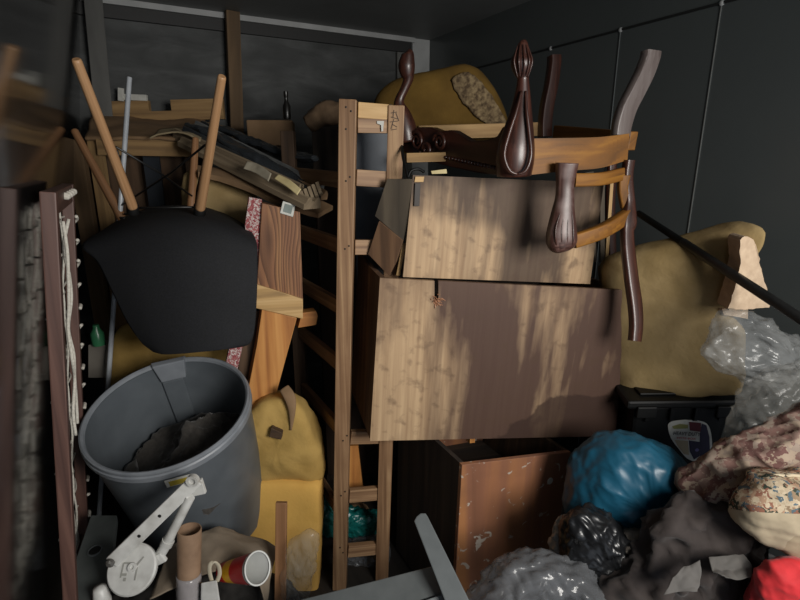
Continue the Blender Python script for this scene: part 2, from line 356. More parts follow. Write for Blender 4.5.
# stained plywood: stain shapes are the panel's own dirt
def plywood(name, wet=False):
    M = bpy.data.materials.new(name); M.use_nodes = True
    t = M.node_tree; N = t.nodes; L = t.links; b = N['Principled BSDF']
    tc = N.new('ShaderNodeTexCoord')
    def nz(scale, detail=6, dist=0.0, mp=None):
        n = N.new('ShaderNodeTexNoise'); n.inputs['Scale'].default_value = scale; n.inputs['Detail'].default_value = detail; n.inputs['Distortion'].default_value = dist
        if mp:
            q = N.new('ShaderNodeMapping'); q.inputs['Scale'].default_value = mp; L.new(tc.outputs['UV'], q.inputs[0]); L.new(q.outputs[0], n.inputs['Vector'])
        else: L.new(tc.outputs['UV'], n.inputs['Vector'])
        return n.outputs['Fac']
    def rng(s, a, b_, c=0.0, d=1.0):
        r = N.new('ShaderNodeMapRange'); r.inputs[1].default_value = a; r.inputs[2].default_value = b_; r.inputs[3].default_value = c; r.inputs[4].default_value = d
        L.new(s, r.inputs[0]); return r.outputs[0]
    def mix(f, a, c, amt=None):
        x = N.new('ShaderNodeMix'); x.data_type = 'RGBA'
        L.new(f, x.inputs[0])
        if isinstance(a, tuple): x.inputs[6].default_value = (*a, 1)
        else: L.new(a, x.inputs[6])
        x.inputs[7].default_value = (*c, 1); return x.outputs[2]
    grain = nz(1, 7, .5, (55, 2.2, 1)); big = nz(2.6, 5, .5, (1.5, .5, 1)); spots = nz(22, 6, .3)
    col = mix(rng(grain, .25, .75), hx('93775a'), hx('c2a581'))
    sp = N.new('ShaderNodeSeparateXYZ'); L.new(tc.outputs['UV'], sp.inputs[0]); x, y = sp.outputs[0], sp.outputs[1]      # metres along the panel and up it
    def mth(op, a, b_):
        q = N.new('ShaderNodeMath'); q.operation = op
        for i, v in enumerate((a, b_)):
            if isinstance(v, (int, float)): q.inputs[i].default_value = v
            else: L.new(v, q.inputs[i])
        return q.outputs[0]
    rp = N.new('ShaderNodeValToRGB'); rp.color_ramp.interpolation = 'EASE'; e = rp.color_ramp.elements
    st = [(.0, .2), (.2, .26), (.3, .66), (.5, .85), (.66, .8), (.78, .95), (1, 1)] if wet else [(.0, .25), (.4, .34), (.62, .85), (1, 1)]
    while len(e) < len(st): e.new(.5)
    for el, (p_, v) in zip(e, st): el.position = p_; el.color = (v, v, v, 1)
    L.new(mth('DIVIDE', x, .72) if wet else mth('ADD', mth('DIVIDE', y, .33), mth('MULTIPLY', mth('SUBTRACT', x, .3), .35)), rp.inputs[0])
    dirt = mth('ADD', mth('MULTIPLY', rp.outputs[0], .45), mth('MULTIPLY', mth('SUBTRACT', big, .5), 1.9))
    streak = nz(1, 5, .4, (16, 1.6, 1))
    dirt = mth('ADD', dirt, mth('MULTIPLY', mth('SUBTRACT', streak, .5), .9))
    col = mix(rng(dirt, -.02 if wet else -.06, .36 if wet else .26, 0, .95 if wet else .88), col, hx('46312a') if wet else hx('3e2e25'))
    col = mix(rng(spots, .54, .7, 0, .55), col, hx('4e3a2d'))
    if wet:
        lim = mth('MINIMUM', mth('MULTIPLY', mth('SUBTRACT', x, .42), .8), .17)
        lim = mth('ADD', lim, mth('MULTIPLY', mth('SUBTRACT', nz(14, 4), .5), .09))
        f = rng(mth('SUBTRACT', lim, y), 0, .012, 0, .8)
        col = mix(f, col, hx('35241d'))
        band = rng(y, .45, .6, 0, .55)                   # grimy upper edge
        col = mix(band, col, hx('5d4638'))
    L.new(col, b.inputs['Base Color']); b.inputs['Roughness'].default_value = .62; b.inputs['Specular IOR Level'].default_value = .35
    bp = N.new('ShaderNodeBump'); bp.inputs['Strength'].default_value = .25; bp.inputs['Distance'].default_value = .003
    L.new(grain, bp.inputs['Height']); L.new(bp.outputs[0], b.inputs['Normal'])
    return M
PLY_A = plywood('stained_plywood', True); PLY_B = plywood('stained_plywood_upper')
def splat_wood(name):
    M = wood(name, hx('74503e'), hx('8c6049'), hx('a8744c'), sc=(.8, 9, 9), rough=.4, bump=.08, blotch=hx('5e4438'), bl_amt=.6)
    t = M.node_tree; N = t.nodes; L = t.links; b = N['Principled BSDF']
    src = b.inputs['Base Color'].links[0].from_socket
    tc = N.new('ShaderNodeTexCoord')
    v = N.new('ShaderNodeTexNoise'); v.inputs['Scale'].default_value = 26; v.inputs['Detail'].default_value = 3; v.inputs['Distortion'].default_value = .8
    L.new(tc.outputs['Object'], v.inputs['Vector'])
    r = N.new('ShaderNodeMapRange'); r.inputs[1].default_value = .63; r.inputs[2].default_value = .67; r.inputs[4].default_value = .9
    L.new(v.outputs['Fac'], r.inputs[0])
    x = N.new('ShaderNodeMix'); x.data_type = 'RGBA'; x.inputs[7].default_value = (*hx('b5aca0'), 1)
    L.new(r.outputs[0], x.inputs[0]); L.new(src, x.inputs[6]); L.new(x.outputs[2], b.inputs['Base Color'])
    return M
W_NIGHT = splat_wood('varnished_red_wood')
def voro(name, cols, scale, rough=.9, bump=.15, coord='Object', rnd=1.0, feature='F1'):
    M = bpy.data.materials.new(name); M.use_nodes = True
    t = M.node_tree; N = t.nodes; L = t.links; b = N['Principled BSDF']
    tc = N.new('ShaderNodeTexCoord'); v = N.new('ShaderNodeTexVoronoi'); v.inputs['Scale'].default_value = scale; v.inputs['Randomness'].default_value = rnd
    nz = N.new('ShaderNodeTexNoise'); nz.inputs['Scale'].default_value = scale*.7; nz.inputs['Detail'].default_value = 4
    L.new(tc.outputs[coord], nz.inputs['Vector'])
    ad = N.new('ShaderNodeMix'); ad.data_type = 'RGBA'; ad.inputs[0].default_value = .12 if coord == 'Object' else .02
    L.new(tc.outputs[coord], ad.inputs[6]); L.new(nz.outputs['Color'], ad.inputs[7]); L.new(ad.outputs[2], v.inputs['Vector'])
    sp = N.new('ShaderNodeSeparateColor'); L.new(v.outputs['Color'], sp.inputs[0])
    rp = N.new('ShaderNodeValToRGB'); rp.color_ramp.interpolation = 'CONSTANT'; e = rp.color_ramp.elements
    while len(e) < len(cols): e.new(.5)
    for i, (el, c) in enumerate(zip(e, cols)): el.position = i/len(cols); el.color = (*c, 1)
    L.new(sp.outputs[0], rp.inputs[0]); L.new(rp.outputs[0], b.inputs['Base Color'])
    b.inputs['Roughness'].default_value = rough; b.inputs['Specular IOR Level'].default_value = .25
    bp = N.new('ShaderNodeBump'); bp.inputs['Strength'].default_value = bump; bp.inputs['Distance'].default_value = .008
    n2 = N.new('ShaderNodeTexNoise'); n2.inputs['Scale'].default_value = 22; L.new(tc.outputs['Object'], n2.inputs['Vector'])
    L.new(n2.outputs['Fac'], bp.inputs['Height']); L.new(bp.outputs[0], b.inputs['Normal'])
    return M
FLORAL = voro('floral_pillow_print', [hx('b8a68c'), hx('c4b49a'), hx('8f7a62'), hx('5a6a72'), hx('3a4238'), hx('a98a72'), hx('bfae94'), hx('8a5f4e')], 58, bump=.4)
TICKING = voro('pillow_back', [hx('a3937a'), hx('b5a68c'), hx('c0b298')], 9, bump=.5)
PINKB = voro('pink_patchwork', [hx('7d6058'), hx('8f776c'), hx('a3917f'), hx('6d4f4a'), hx('97877a'), hx('7c635b')], 44, bump=.5)
REDWEAVE = voro('red_white_weave', [hx('8d4a4c'), hx('9d5a5a'), hx('c9bdb8'), hx('b3a19d'), hx('87454a')], 210, coord='UV', rnd=.25, bump=.2)
CUPRED = flat('cup_red', hx('b0161e'), .4); CUPYEL = flat('cup_yellow', hx('d9a516'), .4); CUPWHITE = flat('cup_white', hx('cfd0cd'), .5); CUPGREEN = flat('cup_green', hx('5b6a52'), .5)
INK = flat('black_ink', hx('151515')); REDINK = flat('red_ink', hx('b02a30')); PURPLE = flat('dark_purple_print', hx('2b2740')); YELLOWST = flat('yellow_sticker', hx('b5a03a'))
HEELDARK = flat('dark_recess', hx('15120f'))

# ------------------------------------------------------------------ the setting
XR, YB, ZC, Y0 = 1.825, 3.0, 2.35, -.35
def xl(z): return -.112 - .14*(1.95 - z)
b = box(NB(), (-.75, Y0, -.05), (XR+.85, 0, 0), (0, YB-Y0+.1, 0), (0, 0, .05)); obj('floor', b, M_FLOOR, grain=(0,1,0), kind='structure')
b = box(NB(), (-.75, Y0, ZC), (XR+.85, 0, 0), (0, YB-Y0+.1, 0), (0, 0, .05)); obj('ceiling', b, M_CEIL, kind='structure')
b = box(NB(), (-.75, YB, 0), (XR+.85, 0, 0), (0, .06, 0), (0, 0, ZC)); obj('wall_back', b, M_BACK, kind='structure')
b = box(NB(), (XR, Y0, 0), (.06, 0, 0), (0, YB-Y0, 0), (0, 0, ZC)); obj('wall_right', b, M_RIGHT, kind='structure')
b = hexa(NB(), [(xl(0)-.05, Y0, 0), (xl(0), Y0, 0), (xl(0), YB, 0), (xl(0)-.05, YB, 0)], [(xl(ZC)-.05, Y0, ZC), (xl(ZC), Y0, ZC), (xl(ZC), YB, ZC), (xl(ZC)-.05, YB, ZC)])
obj('wall_left', b, M_LEFT, kind='structure')
# trims: strip along the back top, pale strip in the corner, seams of the right wall
b = box(NB(), (xl(2.3)+.005, YB-.035, ZC-.028), (XR-.12-xl(2.3), 0, 0), (0, .034, 0), (0, 0, .027)); obj('trim_1', b, M_TRIM, kind='structure')
b = box(NB(), (xl(2.2)+.01, YB-.022, ZC-.085), (1.68-xl(2.2), 0, 0), (0, .021, 0), (0, 0, .055)); obj('trim_2', b, M_DARKSEAM, kind='structure')
b = box(NB(), (XR-.125, YB-.02, 1.2), (.124, 0, 0), (0, .019, 0), (0, 0, ZC-1.2-.001)); obj('trim_3', b, M_TRIM, kind='structure')
b = box(NB(), (XR-.235, YB-.026, 1.2), (.108, 0, 0), (0, .025, 0), (0, 0, ZC-1.2-.09)); obj('trim_4', b, GREYPOST, kind='structure')
def onright(px, py): return PL(px, py, Vector((XR, 0, 0)), Vector((-1, 0, 0)))
zs = sum(onright(*q).z for q in ((551, 49), (621, 29), (722, 3.6)))/3
b = box(NB(), (XR-.006, Y0+.02, zs-.004), (.0055, 0, 0), (0, YB-Y0-.05, 0), (0, 0, .008)); obj('trim_5', b, M_DARKSEAM, kind='structure')
for i, (px, py) in enumerate(((621, 29), (722, 4))):
    y = onright(px, py).y
    b = box(NB(), (XR-.0035, y-.0014, .0), (.003, 0, 0), (0, .0028, 0), (0, 0, zs-.006)); obj('trim_%d' % (6+i), b, M_SEAM if i else M_SEAMD, kind='structure')
for i, (px, py) in enumerate(((551, 49), (621, 29), (722, 4))):
    p = onright(px, py); b = lathe(NB(), (XR-.0005, p.y, zs), (-1, 0, 0), [(.009, 0), (.009, .004), (.006, .007), (0, .008)], 16)
    obj('wall_screw', b, M_TRIM, smooth=True, label=('small bright screw on the dark right wall, nearest the back corner', 'small bright screw on the right wall above the rear saber leg', 'small bright screw on the right wall nearest the picture top edge')[i], cat='screw', group='screws along the right wall seam')

def post(px0, py0, px1, py1, y, w, t, mt, name, label):
    a = PL(px0, py0, Vector((0, y, 0)), Vector((0, 1, 0))); c = PL(px1, py1, Vector((0, y, 0)), Vector((0, 1, 0)))
    ax = (a-c)/(a.z-c.z)
    top = a+ax*(ZC-.002-a.z); bot = c-ax*c.z
    bot.x = top.x+(bot.x-top.x)*.6
    return obj(name, beam(NB(), bot, top, w, t, (1, 0, 0), .004), mt, grain=ax, label=label, cat='post')
post(232, 0, 233, 105, 2.93, .068, .05, W_POST, 'timber_post', 'brown timber post standing against the dark back wall')
post(93, 0, 99, 100, 2.94, .075, .04, GREYPOST, 'grey_post', 'grey painted post in the left back corner of the dark wall')

# ------------------------------------------------------------------ timber rack in the middle
def rack():
    t = thing('timber_rack', P(348, 500, 1.7)*1.0, 'tall narrow bare pine rack with rungs standing left of the stacked cabinets', 'rack')
    t.location.z = 0
    a1, b1 = P(348.5, 100, 1.62), P(340, 588, 1.62); b1.z = .002
    obj('post', beam(NB(), b1, a1, .052, .05, R, .003), W_RACK, t, grain=Z)
    a2, b2 = P(396.5, 106, 1.66), P(382, 588, 1.66); b2.z = .002
    obj('post', beam(NB(), b2, a2, .05, .05, R, .003), W_RACK, t, grain=Z)
    def on1(y): return PL(340+ (588-y)*8.5/488, y, P(348, 300, 1.62), H)
    def rung(yl, yr, hh, mt=W_RACK, yy=0, th=.022):
        a = on1(yl); xr = 396.5-(yr-106)*14.5/482
        c = P(xr, yr, 1.66)
        d = (c-a).normalized()
        obj('rung', beam(NB(), a+d*.028, c-d*.027, hh, th, Z, .002), mt, t, grain=d)
    rung(109.5, 113, .045, W_PALE); rung(125.5, 126.5, .042)
    rung(177, 180, .05); rung(247, 247, .048); rung(437, 436, .05); rung(496, 492, .052); rung(551, 547, .05)
    for nm_, q_ in (('paint_drip', ((377, 121), (384, 121), (383.6, 124), (383, 131), (381.4, 131.5), (381, 125), (377, 123.5))), ('paint_drip', ((358, 121), (363, 120.6), (363, 124), (360, 125), (358, 123.5)))):
        obj(nm_, slab(NB(), [P(x, y, 1.628) for x, y in q_], H*.012), WHITEPAPER, t, label='white paint drip')
    mk_ = flat('pencil_mark', hx('4a3a2c'))
    n_ = -H
    for strokes in ([((391, 113), (397, 112)), ((394, 110), (393, 118)), ((391, 117), (398, 119)), ((396, 113), (399, 121))], [((390, 122), (398, 121)), ((392, 124), (397, 127)), ((394, 119), (391, 129)), ((391, 130), (397, 129))]):
        bm = NB()
        for (x0, y0_), (x1, y1_) in strokes: beam(bm, P(x0, y0_, 1.634), P(x1, y1_, 1.634), .0022, .0012, Z, 0)
        obj('pencil_mark', bm, mk_, t)
    for (x, y) in ((346, 107), (351, 111), (346, 129), (350, 177), (346, 181), (349, 246), (345, 249), (347, 436), (343, 441), (341, 496), (345, 492), (340, 548), (343, 553)):
        q = PL(x, y, P(348, 300, 1.592), H); obj('nail', lathe(NB(), q+H*.002, -H, [(.0028, -.001), (.0028, .0012), (0, .0016)], 8), BLACKMETAL, t)
    # side rails that run to the rear post
    br = P(303, 130, 2.02); bb = P(297, 300, 2.02); bb.z = .002; br = Vector((bb.x, bb.y, 1.72))
    obj('post', beam(NB(), bb, br, .05, .045, R, .003), W_DARK, t, grain=Z)
    for y in (181, 249, 312, 371, 437, 520):
        a = on1(y) + H*.027; c = Vector((bb.x, bb.y, a.z+.015)); d = (c-a).normalized()
        obj('side_rail', beam(NB(), a, c-d*.026, .05, .022, Z, .002), W_RACK if y > 170 else W_DARK, t, grain=d)
rack()

# ------------------------------------------------------------------ stacked carcasses with plywood backs
def panel_uv(bm, o, ux, uy):
    uv = bm.loops.layers.uv.verify()
    for f in bm.faces:
        for l in f.loops:
            q = l.vert.co-o; l[uv].uv = (q.dot(ux), q.dot(uy))
def carcass(name, TL, TR, BR, BL, back, depth, mt, label, notches):
    tl, tr, br, bl = P(*TL), P(*TR), P(*BR), P(*BL)
    n = (tr-tl).cross(bl-tl).normalized()
    if n.dot(H) < 0: n = -n
    br = PL(BR[0], BR[1], tl, n)
    t = thing(name, Vector(((bl.x+br.x)/2, (bl.y+br.y)/2, min(bl.z, br.z))), label, 'cabinet')
    ux = (br-bl).normalized(); uy = (tl-bl); uy = (uy-ux*uy.dot(ux)).normalized()
    pts = [tl]
    for k in notches: pts += [PL(x, y, tl, n) for x, y in k]
    pts += [tr] if not notches or notches[-1][-1][0] < TR[0]-6 else []
    pts += [br, bl]
    bm = slab(NB(), pts, n*.014); panel_uv(bm, bl, ux, uy)
    obj('back_panel', bm, mt, t)
    return t, tl, tr, br, bl, n
t, tl, tr, br, bl, n = carcass('wooden_cabinet', (380, 278, 1.5), (626, 290, 1.6), (616, 436, 1.6), (370, 441, 1.5), None, .36, PLY_A,
    'large wooden cabinet on its edge showing a stained plywood back with dark lower corner', [[(434.5, 281), (434.5, 300), (438.5, 302), (438.5, 281)], [(622.5, 290), (621, 313), (625, 314)]])
sd = (n*.36 + (tl-tr).normalized()*.05)
e = n*.0142
def sidepanel(bm, top, bot, inn, d): return box(bm, bot+e, d, inn*.018, top-bot, .001)
ri = (tr-tl).normalized()
obj('side_panel', sidepanel(NB(), tl, bl, ri, sd), W_SIDE, t, grain=Z)
obj('side_panel', sidepanel(NB(), tr-ri*.022, br-ri*.022, ri, sd), W_SIDE, t, grain=Z)
obj('inner_board', box(NB(), bl+e+n*.28+ri*.09+Z*.03, ri*.55, n*.012, (tl-bl)*.9), W_DARKER, t, grain=Z)
bm = NB()
for i in range(26):                                   # splintered edge of the notch
    p = PL(random.gauss(435, 2.2), random.gauss(301, 2.6), tl, n); q = p + Vector((random.uniform(-.012, .012), -random.uniform(.004, .016), random.uniform(-.014, .012)))
    tube(bm, p+n*.002, q, .0022, .0008, 5)
obj('splinters', bm, flat('raw_splinter', hx('a87a5c')), t, label='pale torn splinters')
lt = tl.copy(); lower_top = (tl.z+tr.z)/2
t2, tl, tr, br, bl, n = carcass('wooden_cabinet', (413, 175, 1.57), (604, 183, 1.68), (590, 284, 1.67), (403, 277, 1.56), None, .3, PLY_B,
    'smaller wooden cabinet with plywood back on top of the large one, under the upturned armchair', [])
ri = (tr-tl).normalized(); dn = (bl-tl)
obj('side_panel', box(NB(), tr-ri*.024+e, n*.3, ri*.018, br-tr, .001), W_SIDE, t2, grain=Z)
obj('top_board', box(NB(), tl+e+ri*.16+dn*.02-Z*.006, n*.3, ri*((tr-tl).length-.19), dn*.09), W_SIDE, t2, grain=ri)
# torn side boards
n2 = (n*.5 - ri*.87).normalized()
sn = ri.cross(Z).normalized(); pn = (Z.cross(n2)).normalized()
q0 = tl-ri*.004
def flapd(px, py): return PL(px, py, q0, pn)
obj('side_board', slab(NB(), [flapd(*q) for q in ((387, 179), (412, 179), (410.5, 210), (403, 240.5), (375, 216))], pn*.01 if pn.dot(R) > 0 else -pn*.01, .001), W_FLAP, t2, grain=Z, label='upper dark grey torn side board')
q0 = tl-ri*.012
obj('side_board', slab(NB(), [flapd(*q) for q in ((379, 221), (403, 240.5), (396, 262), (389, 276), (368, 254))], pn*.01 if pn.dot(R) > 0 else -pn*.01, .001), W_SIDE, t2, grain=Z, label='lower brown torn side board')
obj('batten', beam(NB(), P(398, 275, 1.6), P(404, 244, 1.6), .012, .02, R, .001), W_PALE, t2, grain=Z)
bm = NB(); nn = (tr-tl).cross(bl-tl).normalized(); nn = nn if nn.dot(H) > 0 else -nn
box(bm, PL(413.5, 206, tl, nn)-nn*.008, PL(419, 206, tl, nn)-PL(413.5, 206, tl, nn), PL(414.5, 183, tl, nn)-PL(413.5, 206, tl, nn), nn*.0078, .001)
obj('hinge_plate', bm, flat('rusty_plate', hx('2b241f')), t2, label='dark metal hinge plate')
bm = NB(); box(bm, PL(414, 182, tl, nn)-nn*.006, PL(423, 182, tl, nn)-PL(414, 182, tl, nn), PL(415, 176.5, tl, nn)-PL(414, 182, tl, nn), nn*.0058, .001)
obj('corner_block', bm, W_PALE, t2, grain=R)
# ------------------------------------------------------------------ nightstand below
def nightstand():
    tl, tr = P(462, 465, 1.42), P(571, 452, 1.53)
    bl, br = P(455, 585, 1.42), P(553, 565, 1.53)
    bl = tl+(bl-tl)*(tl.z-.012)/(tl.z-bl.z); br = tr+(br-tr)*(tr.z-.012)/(tr.z-br.z)
    rr = (tr-tl).normalized(); n = Z.cross(rr).normalized(); n = n if n.dot(H) > 0 else -n
    n = (n*.96-rr*.2).normalized()
    t = thing('nightstand', (bl+br)/2, 'open topped red-brown wooden nightstand with white paint specks under the large cabinet', 'nightstand')
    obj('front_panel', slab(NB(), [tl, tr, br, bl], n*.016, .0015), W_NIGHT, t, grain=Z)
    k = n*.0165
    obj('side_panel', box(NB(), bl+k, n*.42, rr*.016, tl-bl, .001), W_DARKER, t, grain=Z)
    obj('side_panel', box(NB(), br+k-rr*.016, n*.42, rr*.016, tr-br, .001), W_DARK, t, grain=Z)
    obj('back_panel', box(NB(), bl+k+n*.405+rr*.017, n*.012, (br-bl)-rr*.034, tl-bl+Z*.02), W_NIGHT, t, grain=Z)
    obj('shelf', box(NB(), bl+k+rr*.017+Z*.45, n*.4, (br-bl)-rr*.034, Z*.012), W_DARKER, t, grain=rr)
    obj('inner_rail', box(NB(), bl+k+rr*.18+n*.2+Z*.6, n*.03, rr*.02, Z*.09), W_ORANGE, t, grain=Z)
    bm = NB(); c = tl+(tr-tl)*.82+(bl-tl)*.155; lathe(bm, c-n*.001, -n, [(.012, 0), (.012, .003), (.004, .004), (0, .004)], 20)
    obj('cap', bm, WHITEPAPER, t, smooth='auto', label='round white screw cap')
nightstand()
p = P(402, 440, 1.88); p2 = Vector((p.x, p.y, .0))
obj('cabinet_door', box(NB(), p2, R*.24+H*.03, H*.02, Z*.78, .002), wood('dull_red_door', hx('2e1c14'), hx('40281c'), hx('503324'), sc=(1.5, 22, 22)), grain=Z, label='dull dark red wooden door standing upright behind the nightstand', cat='door panel')

# ------------------------------------------------------------------ upturned armchair
def armchair():
    F2, R2, F1, R1 = P(520, 156, 1.49), P(627, 150, 1.58), P(408, 139, 1.9), P(548, 131, 2.02)
    base = (F2+R2+F1+R1)/4; base.z = 1.57
    t = thing('armchair_frame', base, 'carved dark armchair frame without padding lying upside down on the cabinets', 'armchair')
    def rail(a, c, h, th, mt, drop=0, nm='seat_rail'):
        d = (c-a).normalized()
        return obj(nm, beam(NB(), a-Z*drop, c-Z*drop, h, th, Z, .003), mt, t, grain=d)
    # near side rail: bowed
    n = (R2-F2).cross(Z).normalized()
    top = [P(530, 138.5, 1.49), P(565, 138, 1.515), P(600, 137, 1.55), P(629.5, 133.5, 1.585)]
    bot = [P(530, 175, 1.49), P(565, 171, 1.515), P(600, 168, 1.55), P(627.5, 160, 1.585)]
    bm = NB(); fr = catmull([tuple(p) for p in top], 8); lo = catmull([tuple(p) for p in bot], 8)
    k = H*.03-R*.008
    rows = [[bm.verts.new(Vector(a)), bm.verts.new(Vector(c)), bm.verts.new(Vector(c)+k), bm.verts.new(Vector(a)+k)] for a, c in zip(fr, lo)]
    for a, c in zip(rows, rows[1:]):
        for i in range(4): bm.faces.new((a[i], a[(i+1)%4], c[(i+1)%4], c[i]))
    bm.faces.new(rows[0]); bm.faces.new(rows[-1][::-1])
    obj('seat_rail', bm, W_OAK, t, grain=R2-F2)
    rail(P(633, 141, 1.62), P(556, 133, 2.02), .055, .028, W_OAK)            # rear
    rail(P(418, 133, 1.93), P(545, 129, 2.03), .05, .028, W_BOARD)            # far side
    # carved front apron
    pn = (F1-F2).cross(Z).normalized(); pn = pn if pn.dot(H) < 0 else -pn
    pts = [PL(x, y, F2+(F1-F2)*.1, pn) for x, y in ((503, 126), (497, 136), (486, 140), (470, 141), (462, 136), (452, 130), (440, 131), (430, 127), (418, 127), (408, 133), (402, 141), (404, 152), (425, 160), (450, 167), (478, 173), (503, 176))]
    bm = slab(NB(), pts, -pn*.035, .004); ap = obj('front_apron', bm, W_MAHOG, t, grain=F1-F2)
    bm = NB()
    for i in range(26):
        s = i/25; x, y = 420+s*80, 152+s*17
        c = PL(x, y, F2+(F1-F2)*.1+pn*.004, pn); lathe(bm, c, pn, [(.0065, -.003), (.0055, .003), (0, .006)], 10)
    obj('beading', bm, W_MAHOG, ap, smooth=True)
    bm = NB()
    for (x, y, r) in ((418, 141, .034), (441, 142, .03), (428, 150, .022)):
        c = PL(x, y, F2+(F1-F2)*.1, pn); u = (F1-F2).normalized()
        pth, rd = [], []
        for i in range(34):
            a = i/33*4.6*math.pi*.75; q = r*(1-.75*i/33)
            pth.append(c+pn*.006+u*math.cos(a)*q+Z*math.sin(a)*q); rd.append(.0075*(1-.4*i/33))
        sweep(bm, pth, rd, 8, side=pn)
    obj('scroll_carving', bm, W_MAHOG, ap, smooth=True)
    # near front cabriole leg, foot upwards
    def cab(rows, sc=1.0, d0=1.49, d1=1.47, nm='leg', flat_=.9):
        y0, y1 = rows[0][1], rows[-1][1]
        pts = [P(x, y, d0+(d1-d0)*(y1-y)/(y1-y0)) for x, y, w in rows]
        rad = [(m(w, y, d0), m(w, y, d0)*flat_) for x, y, w in rows]
        return obj(nm, sweep(NB(), pts, rad, 20, side=R, smooth=4), W_MAHOG, t, smooth=True, grain=Z)
    lg = cab([(523, 40, 2.5), (523, 43, 4.5), (522.5, 50, 7), (522, 55, 8.5), (521.5, 60, 10.5), (522, 66, 10.5), (522.5, 72, 8.5), (523, 77, 6), (523, 82, 6), (522.5, 95, 8), (521, 112, 11), (518.5, 130, 15), (516, 148, 18.5), (514.5, 163, 19), (514, 176, 17)])
    bm = NB()
    for s in (-1, 1):
        rows = [(522+s*2, 92), (519+s*5, 112), (516+s*10, 135), (514+s*13, 155), (514+s*8, 170), (514, 174)]
        pts = [P(x, y, 1.475) - H*(m(1, y, 1.48)*(6.5 if i == 0 else 9+i*2.2-(1.5*max(0, i-3))**1.3)) for i, (x, y) in enumerate(rows)]
        sweep(bm, pts, [.003, .0045, .0055, .0055, .005, .003], 8, side=H, smooth=5)
    obj('knee_carving', bm, W_MAHOG, lg, smooth=True)
    bm = NB()
    for a in range(5):
        th = math.radians(-150+a*30)
        c = math.cos(th); s_ = math.sin(th)
        pts = [P(522, y, 1.47)+R*c*m(w, y, 1.47)+H*s_*m(w, y, 1.47) for y, w in ((78, 5.8), (70, 8.6), (62, 10.4), (54, 8.4), (46, 5.6))]
        sweep(bm, pts, [.0012, .002, .0024, .002, .0012], 8, side=H, smooth=4)
    obj('foot_claws', bm, W_MAHOG, lg, smooth=True)
    # far front leg
    cab([(407, 51, 3), (408, 53, 5.5), (407.5, 58, 7), (406.5, 66, 8.4), (407.5, 74, 7), (408, 80, 5), (404, 90, 4.2), (399, 102, 5), (402, 116, 9.5), (405, 130, 12), (407, 142, 12)], d0=1.9, d1=1.88)
    # rear legs: sabre shaped
    def sabre(rows, d0, d1, mt, th=.02):
        y0, y1 = rows[0][1], rows[-1][1]
        pts = [P(x, y, d0+(d1-d0)*(y1-y)/(y1-y0)) for x, y, w in rows]
        rad = [(m(w, y, d0), th) for x, y, w in rows]
        obj('leg', sweep(NB(), pts, rad, 16, side=R+H*.4, smooth=5, sq=8), mt, t, smooth='auto', grain=Z)
    sabre([(651, 51.5, 9.5), (650, 58, 9.3), (644, 74, 9.5), (635, 92, 9.5), (627, 108, 9.5), (622, 124, 9.5), (620, 136, 9)], 1.6, 1.62, W_MAHOG_SHEEN, .016)
    sabre([(554, 56, 6), (554, 64, 6), (551, 85, 6), (547, 105, 6), (545, 122, 6), (545, 137, 6)], 2.0, 2.03, W_MAHOG, .018)
    # near arm: support with scroll, bare rails
    def d(y): return 1.49
    rows = [(567, 163, 11), (566, 172, 10), (565, 185, 8.5), (564.5, 198, 9), (563, 212, 11), (562, 224, 13), (561.5, 234, 14.5), (561.5, 242, 14.5), (562, 248, 12), (562.5, 251, 7)]
    su = obj('arm_support', sweep(NB(), [P(x, y, 1.475) for x, y, w in rows], [(m(w, y, 1.475), m(w, y, 1.475)*.85) for x, y, w in rows], 20, side=R, smooth=4, sq=2.8), W_MAHOG_MID, t, smooth=True, grain=Z)
    bm = NB()
    for k in range(4):
        x = 553+k*5.5; sweep(bm, [P(565+(x-561)*.5, 205, 1.475)-H*.02, P(x, 225, 1.475)-H*.031, P(x-.5, 240, 1.475)-H*.034, P(561+(x-561)*.7, 249, 1.475)-H*.02], [.001, .0022, .0026, .001], 8, side=R, smooth=4)
    obj('scroll_carving', bm, W_MAHOG, su, smooth=True)
    def orail(a, c, nm, mid=None, w=.028, th=.02, mt=W_OAK):
        pts = [a, c] if mid is None else [a, mid, c]
        return obj(nm, sweep(NB(), pts, [(w/2, th/2)]*len(pts), 16, side=Z, smooth=8, sq=7), mt, t, smooth='auto', grain=c-a)
    orail(P(574, 180, 1.49), P(622, 174, 1.57), 'arm_rail', P(600, 179, 1.52), w=.038)
    orail(P(573, 241, 1.49), P(632, 212, 1.585), 'arm_rail', P(604, 230, 1.52), w=.043, th=.03)
    obj('arm_post', sweep(NB(), [P(624, 175, 1.57), P(622.5, 190, 1.575), P(627, 207, 1.585)], [(.017, .012), (.014, .012), (.018, .012)], 14, side=R, smooth=6, sq=6), W_OAK, t, smooth='auto', grain=Z)
    # back stiles hang down
    rows = [(629, 160, 5), (627, 178, 5), (629, 200, 5), (629, 216, 7), (628.5, 224, 7.5), (627, 232, 6), (628, 250, 6.5), (631.5, 280, 6.5), (635, 305, 6.5), (636, 325, 6), (634.5, 341, 5.5)]
    obj('back_stile', sweep(NB(), [P(x, y, 1.58-.12*max(0, (y-200)/140)) for x, y, w in rows], [(m(w, y, 1.6), .014) for x, y, w in rows], 16, side=R+H*.3, smooth=5, sq=4), W_MAHOG, t, smooth='auto', grain=Z)
    o = R*.02
    rows = [(612, 160), (610, 200), (611, 240), (613, 290)]
    obj('back_stile', sweep(NB(), [P(x, y, 2.02) for x, y in rows], [(.018, .013)]*4, 16, side=R+H*.3, smooth=5, sq=4), W_MAHOG, t, smooth='auto', grain=Z)
    for x0, x1, w, mt in ((589, 592, .03, W_FLAP), (602, 602, .016, W_FLAP), (612, 606, .012, W_PALE)):
        obj('back_splat', beam(NB(), P(x0, 172, 1.86), P(x1, 262, 1.86), w, .012, R, .001), mt, t, grain=Z)
armchair()

